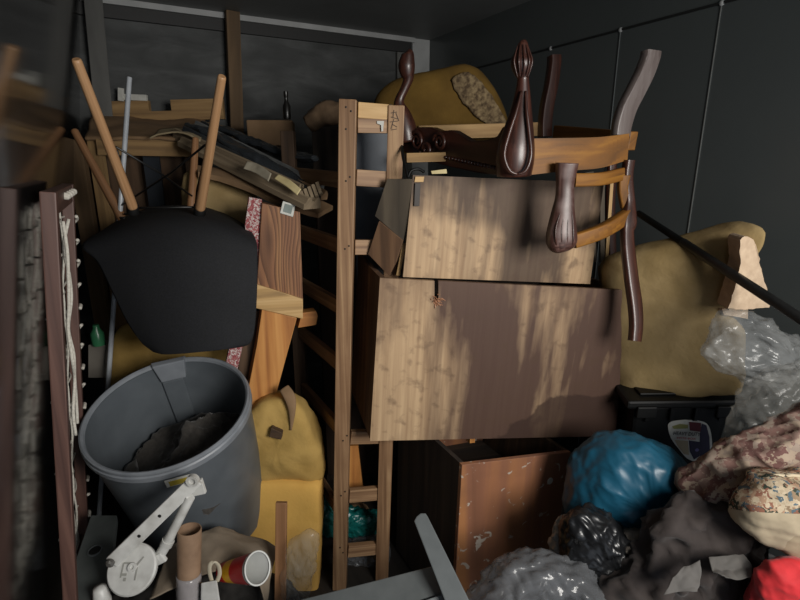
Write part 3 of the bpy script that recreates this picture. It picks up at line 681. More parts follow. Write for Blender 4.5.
# ------------------------------------------------------------------ black chair, legs up
def black_chair():
    t = thing('shell_chair', P(180, 350, 1.6), 'black shell chair with wooden dowel legs lying upside down behind the bin', 'chair')
    rw = [((124, 216), (150, 208), (172, 205), (200, 206), (224, 213), 1.96), ((104, 229), (140, 216), (172, 211), (205, 213), (245, 225), 1.78), ((82, 245), (130, 229), (172, 221), (215, 224), (256, 240), 1.64), ((97, 262), (135, 252), (175, 248), (215, 250), (257.5, 262), 1.57), ((112, 292), (140, 286), (180, 283), (220, 284), (257, 294), 1.545), ((127, 322), (150, 320), (185, 318), (220, 318), (255, 326), 1.535), ((141, 342), (160, 346), (190, 346), (225, 344), (251, 342), 1.53), ((153, 352), (165, 354.5), (190, 353), (225, 349.5), (244, 346.5), 1.53)]
    rows = []
    for r in rw:
        d = r[-1]; k = [0.05, .015, 0, .015, .05]
        rows.append([P(x, y, d + (kk if d < 1.6 else kk*.4)) for (x, y), kk in zip(r[:5], k)])
    bm = sheet(NB(), rows, 10, 6, thick=.014)
    obj('seat_shell', bm, BLACKSHELL, t, smooth=True)
    def leg(a, b, r0, r1, mt): return obj('leg', tube(NB(), a, b, r0, r1, 18, .5), mt, t, smooth='auto', grain=b-a)
    leg(P(76, 59, 1.42), P(133, 208, 1.68), .0125, .0165, W_BEECH); leg(P(222, 76, 1.45), P(200, 209, 1.7), .0115, .0165, W_BEECH)
    leg(P(74, 130, 1.98), P(124, 222, 1.9), .0135, .017, W_DOWELDARK); leg(P(195.5, 138, 2.05), P(191, 212, 1.92), .0125, .016, W_DOWELDARK)
    def rod(*q):
        obj('brace_rod', sweep(NB(), [P(*p) for p in q], [.0035]*len(q), 8), BLACKMETAL, t, smooth=True)
    rod((116, 147, 1.62), (160, 173, 1.8), (192, 196, 1.9)); rod((205, 145, 1.6), (172, 172, 1.8), (122, 205, 1.9)); rod((117, 150, 1.6), (128, 196, 1.68), (134, 212, 1.69)); rod((207, 148, 1.6), (197, 190, 1.68), (195, 212, 1.7))
    rod((134, 208, 1.69), (200, 207, 1.71)); rod((124, 214, 1.88), (191, 208, 1.9))
    for (x, y, d) in ((133, 206, 1.68), (200, 207, 1.7), (125, 219, 1.9), (191, 211, 1.92)):
        obj('leg_bracket', tube(NB(), P(x-.5, y-3, d), P(x, y+8, d+.01), .019, .019, 14), BLACKMETAL, t, smooth='auto')
black_chair()

# ------------------------------------------------------------------ grey bin
def bin_():
    fr, bk = P(158, 475, 1.25), P(177, 361, 1.71)
    c = (fr+bk)/2; u = (bk-fr).normalized(); s = R + Z*.02; s = s - u*s.dot(u); s.normalize(); ax = s.cross(u); ax = ax if ax.z > 0 else -ax
    rr = (bk-fr).length/2; Hh = .56
    lf, rt = m(79, 417, 1.48), 0
    kx = lf/rr
    base = c-ax*Hh
    t = thing('refuse_bin', Vector((base.x, base.y, base.z-.1)), 'large grey plastic bin tilted forward with dark cloth inside, white bracket before it', 'bin')
    def ring(bm, prof, n=64):
        M4 = Matrix.Identity(4)
        lathe(bm, (0, 0, 0), (0, 0, 1), prof, n, start=(1, 0, 0))
        for v in bm.verts: v.co = c + s*(v.co.x*kx) + u*v.co.y + ax*v.co.z
        return bm
    obj('body', ring(NB(), [(rr*.985, 0), (rr*.97, -.06), (rr*.93, -.25), (rr*.885, -.48), (rr*.85, -.545), (rr*.76, -.56), (0, -.56), (0, -.548), (rr*.75, -.548), (rr*.83, -.53), (rr*.86, -.48), (rr*.9, -.25), (rr*.935, -.06), (rr*.945, 0), (rr*.985, 0)]), BINGREY, t, smooth='auto')
    obj('rim', ring(NB(), [(rr*.945, .002), (rr*.955, .011), (rr*.98, .015), (rr*1.0, .013), (rr*1.008, .006), (rr*1.0, .001), (rr*1.016, -.003), (rr*1.016, -.02), (rr*.985, -.022), (rr*.98, -.002), (rr*.945, .002)]), BINRIM, t, smooth='auto')
    # inner ribs and handle recess at the far side
    bm = NB()
    pp = lambda a, h, q=1: c+(s*math.cos(a)*kx+u*math.sin(a))*rr*(.945+h*.16)*q+ax*h
    for a0, a1 in ((88, 106),):
        A = [math.radians(v) for v in (a0, a1)]
        hexa(bm, [pp(A[0], -.36, .985), pp(A[1], -.36, .985), pp(A[1], -.36, .93), pp(A[0], -.36, .93)], [pp(A[0], -.06, .985), pp(A[1], -.06, .985), pp(A[1], -.06, .95), pp(A[0], -.06, .95)], .004)
    obj('inner_rib', bm, BINGREY, t)
    A = [math.radians(v) for v in (82, 109)]
    bm = NB(); hexa(bm, [pp(A[0]+.05, -.055, .985), pp(A[1]-.05, -.055, .985), pp(A[1]-.05, -.055, .93), pp(A[0]+.05, -.055, .93)], [pp(A[0], .022, 1.05), pp(A[1], .022, 1.05), pp(A[1], .022, .94), pp(A[0], .022, .94)], .004)
    obj('handle', bm, BINRIM, t)
    # sticker on the front
    a = math.radians(-86); q = c+(s*math.cos(a)*kx+u*math.sin(a))*rr*.975-ax*.04
    nr = (s*math.cos(a)/kx+u*math.sin(a)).normalized(); tg = nr.cross(ax).normalized()
    tg = tg if tg.dot(R) > 0 else -tg
    st = obj('sticker', box(NB(), q-ax*.022+nr*.004-tg*.01, tg*.075, nr*.002, ax*.03), WHITEPAPER, t, label='small white and yellow sticker')
    obj('sticker_print', box(NB(), q-ax*.019+nr*.0062, tg*.05, nr*.001, ax*.02), YELLOWST, st)
    # cloth inside
    cc = c-ax*.25-u*.01
    bm = NB(); bmesh.ops.create_icosphere(bm, subdivisions=6, radius=1)
    for v in bm.verts:
        k = v.co.copy(); v.co = cc + s*k.x*rr*.78*kx + u*(k.y*rr*.78) + ax*(k.z*.09 + .1*k.x*max(k.z, 0))
    roughen(bm, .02, 5, .0, 5, seed=3); creases(bm, .05, 5, s+u*.4, 2.5, 2); creases(bm, .02, 9, s-u*.6, 2.5, 4)
    obj('crumpled_cloth', bm, CLOTHGREY, smooth=True, label='crumpled dark grey cloth lying inside the grey bin', cat='cloth')
bin_()

# ------------------------------------------------------------------ strung wooden frame by the left wall
def strung():
    nrm = Vector((1, 0, -.105)).normalized()
    p0 = Vector((xl(1.0)+.042, 1.2, 1.0))
    def q(px, py): return PL(px, py, p0, nrm)
    up = Vector((.105, 0, 1)).normalized(); dy = Vector((0, 1, 0))
    a = P(44, 189, 1.2); zt = a.z; y0, y1 = 1.3, 1.77
    def at(y, z): return Vector((-.093-.105*(1.95-z), y, z))
    zb = .35
    t = thing('strung_frame', at(1.4, zb), 'red-brown wooden frame strung with white cord against the glossy left wall', 'frame')
    w = .03
    obj('stile', box(NB(), at(y0, zb)-nrm*w/2, nrm*w, dy*.045, at(y0, zt)-at(y0, zb), .003), W_RED, t, grain=Z)
    obj('stile', box(NB(), at(y1, zb)-nrm*w/2, nrm*w, dy*.045, at(y1, zt)-at(y1, zb), .003), W_RED, t, grain=Z)
    obj('rail', box(NB(), at(y0+.046, zt-.05)-nrm*w*.45, nrm*w*.9, dy*(y1-y0-.047), at(y0, zt)-at(y0, zt-.05), .003), W_RED, t, grain=dy)
    obj('rail', box(NB(), at(y0+.046, zb)-nrm*w*.45, nrm*w*.9, dy*(y1-y0-.047), at(y0, zt)-at(y0, zt-.05), .003), W_RED, t, grain=dy)
    bm = NB(); rnd = random.Random(4)
    L = zt-zb
    for ya in (.09, .115, .21, .23, .34, .4):   # cords up and down, slack and crossing
        ya += y0; k = int(ya*40); pts = []
        for i in range(9):
            z = zb+.03+(L-.07)*i/8
            pts.append(at(ya+rnd.uniform(-.012, .012)*(0 if i in (0, 8) else 1), z)-nrm*(.013+.004*(-1)**(i+k)))
        sweep(bm, pts, [.003]*len(pts), 7, smooth=5)
    for k in range(12):
        z = zb+.06+k*(L-.16)/11; pts = []
        for i in range(8):
            y = y0+.03+(y1-y0-.02)*i/7; pts.append(at(y, z+rnd.uniform(-.008, .008))-nrm*(.013-.004*(-1)**(i+k)))
        sweep(bm, pts, [.003]*len(pts), 7, smooth=5)
    for k in range(2):                                     # loose bundle of cord ends
        pts = [at(y0+.1+k*.05, zt-.07-i*.066)+nrm*(.012+rnd.uniform(0, .012))+dy*rnd.uniform(-.02, .02) for i in range(9)]
        sweep(bm, pts, [.004]*len(pts), 7, smooth=5)
    obj('cord_net', bm, CORD, t, smooth=True, label='white knotted cord webbing')
    for k in range(17):                                    # loops around the far stile
        z = zt-.1-k*.066
        bm = NB(); sweep(bm, [at(y1+.02, z+rnd.uniform(-.01, .01))+nrm*(w/2+.004), at(y1+.046, z-.004)+nrm*.018, at(y1+.05, z-.02-rnd.uniform(0, .018))], [.0048, .0052, .0045], 8, side=Z, smooth=4); obj('cord_loop', bm, CORD, t, smooth=True, label='white cord loop')
    for i in range(4):
        c = at(y0+.2+i*.075, zt-.018)+nrm*(w/2+.001); obj('cord_knot', lathe(NB(), c, nrm, [(.009, -.002), (.009, .006), (.005, .011), (0, .012)], 12), CORD, t, smooth=True, label='white cord knot')
strung()

# ------------------------------------------------------------------ white pole
a, b_ = P(129.5, 77, 1.95), P(98, 530, 1.78)
k = (a-b_)/(a.z-b_.z); b_ = b_-k*(b_.z-.004)
obj('curtain_pole', tube(NB(), b_, a, .0095, .0085, 14), WHITEPOLE, smooth='auto', label='thin white metal pole leaning upright between the strung frame and black chair', cat='pole')

# ------------------------------------------------------------------ clutter at the left back
def shelf_frame():
    t = thing('shelf_unit', P(140, 400, 2.25), 'old pine shelf frame with dark back boards behind the black chair', 'shelf')
    t.location.z = 0
    bl = P(78, 150, 2.3)
    def up(px, d, zt, w, th, mt, nm):
        p = P(px, 200, d); q = Vector((p.x, p.y, .001)); return obj(nm, beam(NB(), q, Vector((p.x, p.y, zt)), w, th, R, .002), mt, t, grain=Z)
    zt = P(150, 140, 2.25).z
    up(84, 2.22, zt, .07, .03, W_POST, 'post'); up(104, 2.24, zt, .055, .03, W_BOARD, 'post'); up(196, 2.3, zt, .05, .03, W_DARK, 'post')
    obj('top_rail', beam(NB(), P(98, 147, 2.21), P(193, 149, 2.27), .065, .03, Z, .002), W_BOARD, t, grain=R)
    obj('middle_rail', beam(NB(), P(98, 300, 2.24), P(193, 300, 2.3), .07, .02, Z, .002), W_DARK, t, grain=R)
    p = P(76, 165, 2.3); p.z = .001
    obj('back_board', box(NB(), p, P(205, 165, 2.36)-P(76, 165, 2.3), H*.015, Z*(zt-.03), .001), W_DARK, t, grain=Z)
    p = P(148, 200, 2.27); p.z = .001
    obj('divider', box(NB(), p, R*.07, H*.012, Z*(zt-.05), .001), mat('blue_black_board', [(.3, hx('1a1f26')), (.7, hx('242a32'))], 'OBJ', (8, 8, 8), rough=.7), t)
    return zt
zt = shelf_frame()
def flatpile(poly, d, dz, th, mt, nm, lab, cat, grp=None, amp=.004, seed=0):
    """board or sheet lying nearly flat: outline on a level plane"""
    z = dz; pts = [PZ(x, y, z) for x, y in poly]
    return obj(nm, slab(NB(), pts, Z*th, .001), mt, grain=R, label=lab, cat=cat, group=grp)
# boards and sheets on the shelf
def lyingboard(pa, pb, h, th, mt, nm, lab, cat, side=Z, notch=None):
    a, c = P(*pa), P(*pb)
    if notch:
        ax = (c-a).normalized(); L = (c-a).length; q = ax.cross(Z).normalized()
        s0, s1, dep = notch
        o = a-q*th/2-Z*h/2
        prof = [(0, 0), (L, 0), (L, h), (L*s1, h), (L*s1, h-dep), (L*s0, h-dep), (L*s0, h), (0, h)]
        bm = slab(NB(), [o+ax*x+Z*z for x, z in prof], q*th, .001)
    else: bm = beam(NB(), a, c, h, th, side, .002)
    return obj(nm, bm, mt, grain=c-a, label=lab, cat=cat)
lyingboard((94, 112.5, 2.62), (224, 109, 2.66), .095, .03, W_BOARD, 'notched_board', 'tan board with a square notch along the top of the left pile', 'board', notch=(.43, .6, .05))
o = NB(); sheet(o, [[P(86, 141, 2.2), P(120, 140, 2.2), P(160, 140, 2.22), P(205, 143, 2.24)], [P(92, 120, 2.5), P(125, 122, 2.5), P(165, 126, 2.5), P(205, 128, 2.5)], [P(95, 116, 2.75), P(130, 117, 2.75), P(165, 120, 2.75), P(205, 121, 2.75)]], 8, 8, .012, 6, .012, 2)
obj('cardboard_sheet', o, W_CARD, smooth=True, label='crumpled flat brown cardboard sheet lying under the notched board', cat='cardboard')
o = NB(); sheet(o, [[P(150, 139, 2.16), P(175, 134, 2.16), P(200, 141, 2.1)], [P(160, 131, 2.35), P(180, 129, 2.35), P(205, 131, 2.3)]], 10, 8, .01, 8, .006, 5)
obj('cardboard_flap', o, mat('pale_card', [(.3, hx('8f8064')), (.7, hx('a39374'))], 'OBJ', (10, 10, 10), rough=.85), smooth=True, label='pale bent cardboard flap behind the right dowel leg', cat='cardboard')
t = thing('white_bracket', P(133, 101, 2.5), 'small white metal bracket lying on top of the notched board', 'bracket')
obj('plate', beam(NB(), P(121, 97, 2.62), P(147, 98, 2.62), .028, .02, Z, .002), WHITEPAPER, t)
obj('upright', beam(NB(), P(121, 101, 2.6), P(121, 88, 2.6), .026, .012, R, .002), WHITEPAPER, t)

# foam and cloth behind the black chair
o = NB(); puff(o, [(186, 182), (198, 172), (225, 176), (252, 186), (256, 220), (252, 330), (232, 372), (190, 372), (184, 300)], 2.05, .05, .05, 5, 10, 60); roughen(o, .01, 7)
obj('foam_sheet', o, FOAMD, smooth=True, label='olive yellow foam slab upright between the black chair and the patterned cloth', cat='foam')
o = NB(); puff(o, [(118, 330), (150, 325), (232, 330), (240, 345), (238, 400), (130, 420), (112, 400)], 1.93, .05, .05, 5, 10, 60); roughen(o, .008, 7)
obj('foam_sheet', o, FOAM, smooth=True, label='mustard foam slab between the black chair shell and the bin', cat='foam')
o = NB(); sheet(o, [[P(196, 165, 2.05), P(240, 172, 2.0), P(300, 192, 1.9), P(333, 206, 1.86)], [P(198, 172, 1.95), P(230, 180, 1.92), P(280, 203, 1.85), P(318, 214, 1.81)]], 10, 10, .006, 6, .02, 4)
obj('cardboard_sheet', o, W_CARD, smooth='auto', label='brown cardboard sheet lying under the wrapped moulding bundle', cat='cardboard')
# moulding bundle
grp = 'wrapped mouldings on the left pile'
def strip(pa, pb, w, th, mt, lab, nm='moulding_strip', pr=2):
    a, c = P(*pa), P(*pb); ax = (c-a).normalized(); s = ax.cross(Z).normalized(); q = s.cross(ax)
    prof = [(-.5, 0), (.5, 0), (.5, .45), (.38, .6), (.3, .95), (.12, 1), (.05, .7), (-.1, .62), (-.2, .9), (-.34, .95), (-.5, .5)]
    bm = NB(); slab(bm, [a+s*x*w+q*y*th for x, y in prof], c-a)
    return obj(nm, bm, mt, grain=ax, label=lab, cat='moulding', group=grp)
GREYW = wood('weathered_moulding', hx('6a5c48'), hx('80705a'), hx('93836a'), sc=(1.5, 40, 40), rough=.8)
strip((186, 146, 2.2), (312, 209, 1.72), .075, .04, GREYW, 'grey-brown moulding strip, lowest and longest of the slanting bundle')
strip((192, 132, 2.3), (322, 200, 1.82), .05, .035, W_CARD, 'brown moulding strip behind the grey-brown one in the slanting bundle')
strip((176, 140, 2.25), (300, 198, 1.78), .03, .05, GREYW, 'narrow grey moulding edge along the slanting bundle front')
strip((184, 133, 2.24), (318, 201, 1.76), .02, .03, mat('dark_strip', [(.3, hx('2c2f33')), (.7, hx('3a3e42'))], 'OBJ', (20, 20, 20), rough=.35, bump=.05), 'thin dark grey glossy strip between the brown mouldings of the slanting bundle')
strip((196, 127, 2.34), (322, 190, 1.86), .018, .028, mat('grey_strip', [(.3, hx('6a6c6c')), (.7, hx('7c7e7d'))], 'OBJ', (20, 20, 20), rough=.4, bump=.05), 'thin pale grey strip along the top rear of the slanting bundle')
def wrapped(rows, rad, seed, mt, lab, nm='plastic_wrap'):
    bm = NB(); sweep(bm, [P(*r) for r in rows], [(q*.6, q*1.5) for q in rad], 30, side=Z, smooth=16); creases(bm, .012, 12, P(*rows[-1])-P(*rows[0]), 5, seed); roughen(bm, .004, 14, 0, 6, seed)
    obj(nm, bm, mt, smooth=True, label=lab, cat='plastic', group='black plastic on the moulding bundle')
wrapped([(186, 125, 2.3), (215, 136, 2.18), (245, 152, 2.05), (280, 172, 1.92), (316, 196, 1.8)], [.012, .02, .024, .026, .012], 1, WRAP, 'crumpled black plastic wrap along the front of the slanting bundle')
wrapped([(205, 122, 2.4), (240, 136, 2.25), (275, 150, 2.12), (300, 157, 2.05), (314, 158, 2.0)], [.012, .02, .026, .026, .012], 2, WRAP, 'crumpled black plastic wrap at the rear of the slanting bundle')
bm = NB(); a, c = P(252, 165, 1.86), P(270, 176, 1.8)
sheet(bm, [[P(247, 161, 1.84), P(258, 164, 1.82), P(271, 173, 1.76)], [P(243, 168, 1.82), P(255, 173, 1.8), P(268, 181, 1.74)]], 8, 6, .004, 9, .002)
obj('paper_scrap', bm, mat('grey_tape', [(.3, hx('8d8574')), (.7, hx('a19a88'))], 'OBJ', (30, 30, 30), rough=.6), smooth=True, label='torn pale grey paper scrap in the middle of the moulding bundle', cat='paper')
bm = NB(); sheet(bm, [[P(278, 174, 1.76), P(290, 180, 1.73), P(301, 189, 1.7)], [P(274, 178, 1.75), P(286, 186, 1.72), P(297, 195, 1.69)]], 8, 6, .002, 9, .003)
obj('paper_scrap', bm, CREAM, smooth=True, label='cream yellow paper patch near the lower end of the moulding bundle', cat='paper')
bm = NB(); a, c = P(303, 196, 1.74), P(320, 187, 1.74)
for k in range(5):
    beam(bm, P(305+k*4, 203-k*2.2, 1.72), P(301+k*4, 192-k*2.2, 1.74), .012, .02, R, .002)
obj('ridged_block', bm, GREYW, grain=Z, label='short ridged brown wooden block at the end of the moulding bundle', cat='wood block')
# carton, bottle, cloth roll
p = P(247, 130, 2.5); bm = NB()
box(bm, p-Z*.07, R*.21+H*.02, H*.16-R*.02, Z*.115, .006); roughen(bm, .003, 9)
obj('carton', bm, W_CARD, label='brown carton behind the moulding bundle with a dark bottle on it', cat='box')
bm = NB(); c = P(287.5, 124, 2.5); c.z = p.z+.047
lathe(bm, c, Z, [(0, 0), (.016, 0), (.018, .01), (.018, .06), (.01, .075), (.008, .095), (.0105, .1), (.0105, .122), (0, .124)], 20)
obj('small_bottle', bm, flat('dark_bottle', hx('1a1917'), .3), smooth='auto', label='small dark bottle standing on the brown carton', cat='bottle')
bm = NB(); sweep(bm, [P(308, 124, 2.3), P(318, 118, 2.3), P(330, 113, 2.3), P(345, 112, 2.3)], [.028, .04, .045, .04], 20, side=Z, smooth=8); roughen(bm, .008, 12, .008, 18)
obj('rag_roll', bm, mat('brown_rag', [(.3, hx('5c4936')), (.7, hx('745e47'))], 'OBJ', (20, 20, 20), rough=.9, bump=.3), smooth=True, label='rolled brown rag left of the rack top', cat='rag')

# dark wardrobe behind rack, blue grey sheet inside rack
p = P(312, 140, 2.3); p.z = .001
bm = NB(); box(bm, p, R*.3+H*.02, H*.3-R*.03, Z*1.755, .004)
wd = thing('wardrobe', p, 'dark wooden wardrobe standing in the dark behind the pine rack', 'wardrobe')
obj('body', bm, W_DARKER, wd, grain=Z)
obj('door', box(NB(), p+R*.01-H*.021+Z*.05, R*.28+H*.0187, H*.019, Z*1.52, .003), wood('wardrobe_door', hx('2e2017'), hx('3d2c20'), hx('4a3728'), sc=(1.4, 20, 20), rough=.7), wd, grain=Z)
p = P(356, 250, 1.86); p.z = .85
obj('metal_sheet', box(NB(), p, R*.135+H*.03, H*.006, Z*.95, .001), BLUEGREY, label='blue-grey metal sheet upright seen between the rack posts', cat='sheet')

# broken sofa frame with patterned cloth
def sofaframe():
    t = thing('sofa_frame', P(275, 440, 1.8), 'broken pine sofa frame with reddish cloth edge, between black chair and rack', 'sofa frame')
    def face(pts, d, mt, nm, back=.035, g=None, **k):
        p0 = P(275, 300, d); n = (H*.97-R*.22-Z*.0).normalized()
        q = [PL(x, y, p0, n) for x, y in pts]
        return obj(nm, slab(NB(), q, (H*.8-R*.3).normalized()*back, .002), mt, t, grain=g or (q[0]-q[-1]), **k)
    face([(262, 203), (300, 212), (303, 300), (257, 287)], 1.72, W_GRAIN, 'wide_plank', .12, Z)
    face([(256, 284), (303, 299), (303, 319), (255, 308)], 1.71, W_PALE, 'cross_piece', .05, R)
    face([(262, 309), (297, 318), (291, 340), (272, 410), (266, 440), (253, 447), (249, 425), (249, 385), (257, 345)], 1.72, W_ORANGE, 'leg', .07, Z)
    face([(302, 313), (316, 311), (318, 316), (316, 325), (298, 328)], 1.75, W_ORANGE, 'peg', .05, R)
    face([(244, 308), (262, 312), (256, 352), (248, 400), (236, 395), (240, 350)], 1.78, W_DARK, 'inner_block', .05, Z)
    face([(249, 197), (262, 199.5), (261, 235), (258, 285), (250, 320), (243, 345), (237, 372), (224, 372), (231, 340), (243, 310), (246, 240), (245, 225)], 1.735, REDWEAVE, 'upholstery_edge', .03, Z, label='red and white woven cloth edge')
    lb = face([(283, 201), (295.5, 205), (293, 217), (280, 213)], 1.716, WHITEPAPER, 'paper_label', .002, Z)
    p0 = P(275, 300, 1.7145); n = (H*.97-R*.22).normalized()
    obj('label_print', slab(NB(), [PL(x, y, p0, n) for x, y in ((285, 203.5), (293, 206), (291, 214), (283, 211.5))], H*.001), PRINTGREY, lb)
sofaframe()

# yellow foam below it
o = NB(); puff(o, [(243, 420), (255, 405), (272, 396), (290, 396), (306, 410), (317, 432), (322, 455), (321, 474), (300, 478), (250, 476), (240, 455)], 1.68, .06, .1, 4, 12, 72); roughen(o, .012, 8, .006, 9)
obj('foam_block', o, FOAM, smooth=True, label='dirty mustard foam block with rounded top right of the bin, upper of two', cat='foam')
o = NB(); puff(o, [(236, 477), (280, 475), (321, 477), (322, 520), (320, 575), (316, 625), (240, 620), (236, 540)], 1.65, .055, .1, 7, 12, 72, rounding=False); roughen(o, .006, 8)
obj('foam_block', o, FOAMB, smooth=True, label='bright yellow foam block right of the bin, lower of two', cat='foam')
bm = NB(); slab(bm, [P(x, y, 1.6) for x, y in ((271, 428), (282, 433), (281, 440), (269, 437))], H*.03, .002); 
obj('wood_offcut', bm, W_DARK, grain=R, label='small dark wood offcut resting on the mustard foam block', cat='wood block')
bm = NB(); sweep(bm, [P(284, 388, 1.64), P(290, 398, 1.62), P(292, 412, 1.61), P(291, 430, 1.61)], [(.018, .006), (.02, .006), (.012, .005), (.003, .003)], 12, side=R, smooth=6)
obj('torn_strip', bm, W_CARD, smooth=True, label='curled brown torn strip hanging over the mustard foam block', cat='strip')

# little things behind strung frame
bm = NB(); c = P(99, 345, 1.9); lathe(bm, c, Z, [(0, 0), (.022, 0), (.024, .01), (.024, .05), (.012, .07), (.012, .085), (0, .086)], 20)
obj('small_bottle', bm, GREENB, smooth='auto', label='small green bottle on the white carton beside the strung frame', cat='bottle')
c = P(88, 378, 1.9); obj('small_carton', box(NB(), c, R*.075, H*.06, P(88, 345, 1.9)-c, .003), mat('dim_white_card', [(.3, hx('6f6a62')), (.7, hx('7f7a72'))], 'OBJ', (9, 9, 9), rough=.8), label='dull white carton beside the strung frame with a green bottle on it', cat='box')

# ------------------------------------------------------------------ bottom left
def wallarm():
    t = thing('wall_bracket', P(132, 590, 1.1), 'white folding metal bracket with a round plate leaning on the grey bin', 'bracket')
    a, c = P(112, 562, 1.1), P(197, 479, 1.17)
    ax = (c-a).normalized(); s = (ax.cross(H)).normalized()
    ab = obj('flat_arm', beam(NB(), a, c, m(14, 520, 1.13), .012, s, .003), WHITEM, t, grain=ax)
    for k in (.33, .57):
        q = a.lerp(c, k)-H*.0065; obj('bolt_hole', lathe(NB(), q, -H, [(.0045, -.001), (.0045, .001), (0, .001)], 12), INK, ab)
    q = P(111, 562, 1.085); obj('bolt', lathe(NB(), q, -H, [(.011, 0), (.011, .008), (.006, .012), (0, .012)], 8), flat('bolt_grey', hx('55534f'), .4), t)
    obj('round_arm', sweep(NB(), [P(190, 497, 1.16), P(176, 525, 1.15), P(163, 550, 1.14), P(156, 560, 1.14)], [.013, .0125, .014, .013], 16, smooth=4), WHITEM, t, smooth='auto')
    obj('collar', sweep(NB(), [P(168.5, 540, 1.145), P(166, 545, 1.144)], [.0165, .0165], 16), WHITEM, t, smooth='auto')
    obj('foot_clip', beam(NB(), P(150, 563, 1.13), P(164, 556, 1.13), .03, .012, Z, .003), WHITEM, t)
    pv = P(195, 477, 1.17)
    obj('pivot', lathe(NB(), pv-H*.008, -H, [(.0, 0), (.016, 0), (.016, .014), (.009, .014), (.009, .008), (0, .008)], 24), WHITEM, t, smooth='auto')
    obj('hinge_plate', slab(NB(), [P(x, y, 1.18) for x, y in ((186, 482), (201, 480), (205.5, 494), (192, 497))], H*.012, .002), WHITEM, t)
    nn = (-H*.75+Z*.66).normalized()
    c = P(132, 569, 1.1)
    dk = obj('round_plate', lathe(NB(), c-nn*.012, nn, [(0, 0), (.062, 0), (.064, .004), (.064, .014), (.06, .018), (0, .018)], 48), WHITEM, t, smooth='auto')
    bm = NB(); u = R; v = nn.cross(u).normalized(); v = v if v.z > 0 else -v; o = c+nn*.0063
    for (x0, x1, y0, y1) in ((-.022, .006, .012, .016), (-.024, -.02, -.02, .014), (-.02, -.008, -.016, -.01), (-.014, -.007, -.028, -.02), (.014, .018, -.026, .004)):
        box(bm, o+u*x0+v*y0, u*(x1-x0), v*(y1-y0), nn*.0008)
    tr_ = [(.004, .002), (.026, .03), (.029, .028), (.009, -.002)]
    slab(bm, [o+u*x+v*y for x, y in tr_], nn*.0008)
    obj('printed_mark', bm, flat('plate_print', hx('95958f')), dk)
    obj('hub', lathe(NB(), o+u*.004+v*.004, nn, [(.011, 0), (.011, .006), (.005, .006), (.005, .002), (0, .002)], 20), WHITEM, dk, smooth='auto')
    bm = NB(); lathe(bm, P(101, 594, 1.08)-Z*.08, Z, [(0, 0), (.02, 0), (.022, .06), (.016, .1), (0, .105)], 20)
    obj('end_cap', bm, WHITEM, t, smooth=True)
wallarm()
t = thing('plank', P(88, 570, 1.2), 'dark grey painted plank with a round hole at the bottom left', 'plank')
pts = [P(91, 515, 1.36), P(117, 515, 1.36), P(112, 560, 1.2), P(104, 640, .98), P(48, 640, .98)]
pts[2:] = [PL(112, 560, pts[0], (pts[1]-pts[0]).cross(P(48, 640, .98)-pts[0])), PL(104, 640, pts[0], (pts[1]-pts[0]).cross(P(48, 640, .98)-pts[0])), pts[4]]
obj('board', slab(NB(), pts, Z*-.03, .003), DARKPLANK, t, grain=Vector((0, 1, 0)))
nn = (pts[1]-pts[0]).cross(pts[4]-pts[0]).normalized(); nn = nn if nn.z > 0 else -nn
c = PL(95, 551, pts[0], nn)
obj('hole', lathe(NB(), c+nn*.0005, nn, [(.016, 0), (.016, .001), (0, .001)], 24), INK, t)
obj('hole_rim', lathe(NB(), c+nn*.0005, nn, [(.016, 0), (.0165, .004), (.019, .004), (.02, 0)], 24), GREYPAINT, t, smooth='auto')
# cardboard tube in wrap
a = P(189.5, 529, 1.16); bt = P(188, 640, 1.13); cut = a.lerp(bt, .385)
t = thing('cardboard_tube', Vector((bt.x, bt.y, bt.z)), 'upright cardboard tube with clear plastic around its lower half beside the white bracket', 'tube')
bm = NB(); ax = (a-bt).normalized(); r_ = m(11.5, 540, 1.15)
lathe(bm, bt, ax, [(r_-.003, 0), (r_, 0), (r_, (a-bt).length-.002), (r_-.001, (a-bt).length), (r_-.003, (a-bt).length), (r_-.003, 0)], 32)
obj('tube', bm, TUBEC, t, smooth='auto')
bm = NB(); lathe(bm, bt, ax, [(r_+.0015, 0)]+[(r_+.0015+.0012*(i % 2), (cut-bt).length*i/14) for i in range(1, 15)], 32); roughen(bm, .0012, 30); bmesh.ops.solidify(bm, geom=list(bm.faces), thickness=.0006)
obj('plastic_wrap', bm, plastic('tube_wrap', hx('bcb7b8'), .6, bs=40, bd=.006), t, smooth=True, label='clear plastic wrap')
# beige paper
bm = NB(); sheet(bm, [[P(150, 600, 1.12), P(160, 575, 1.2), P(168, 550, 1.24), P(175, 545, 1.27)], [P(205, 575, 1.18), P(203, 552, 1.24), P(207, 534, 1.3), P(212, 528, 1.33)], [P(232, 566, 1.2), P(232, 552, 1.25), P(233, 538, 1.32), P(236, 533, 1.36)], [P(250, 566, 1.22), P(256, 556, 1.28), P(262, 545, 1.34), P(264, 540, 1.36)], [P(266, 610, 1.2), P(270, 580, 1.25), P(276, 556, 1.3), P(278, 548, 1.32)]], 8, 8, .006, 8, .003, 3, .006, 10)
obj('paper_bag', bm, PAPER, smooth=True, label='creased beige paper bag spread between bin, tube and stake', cat='paper')
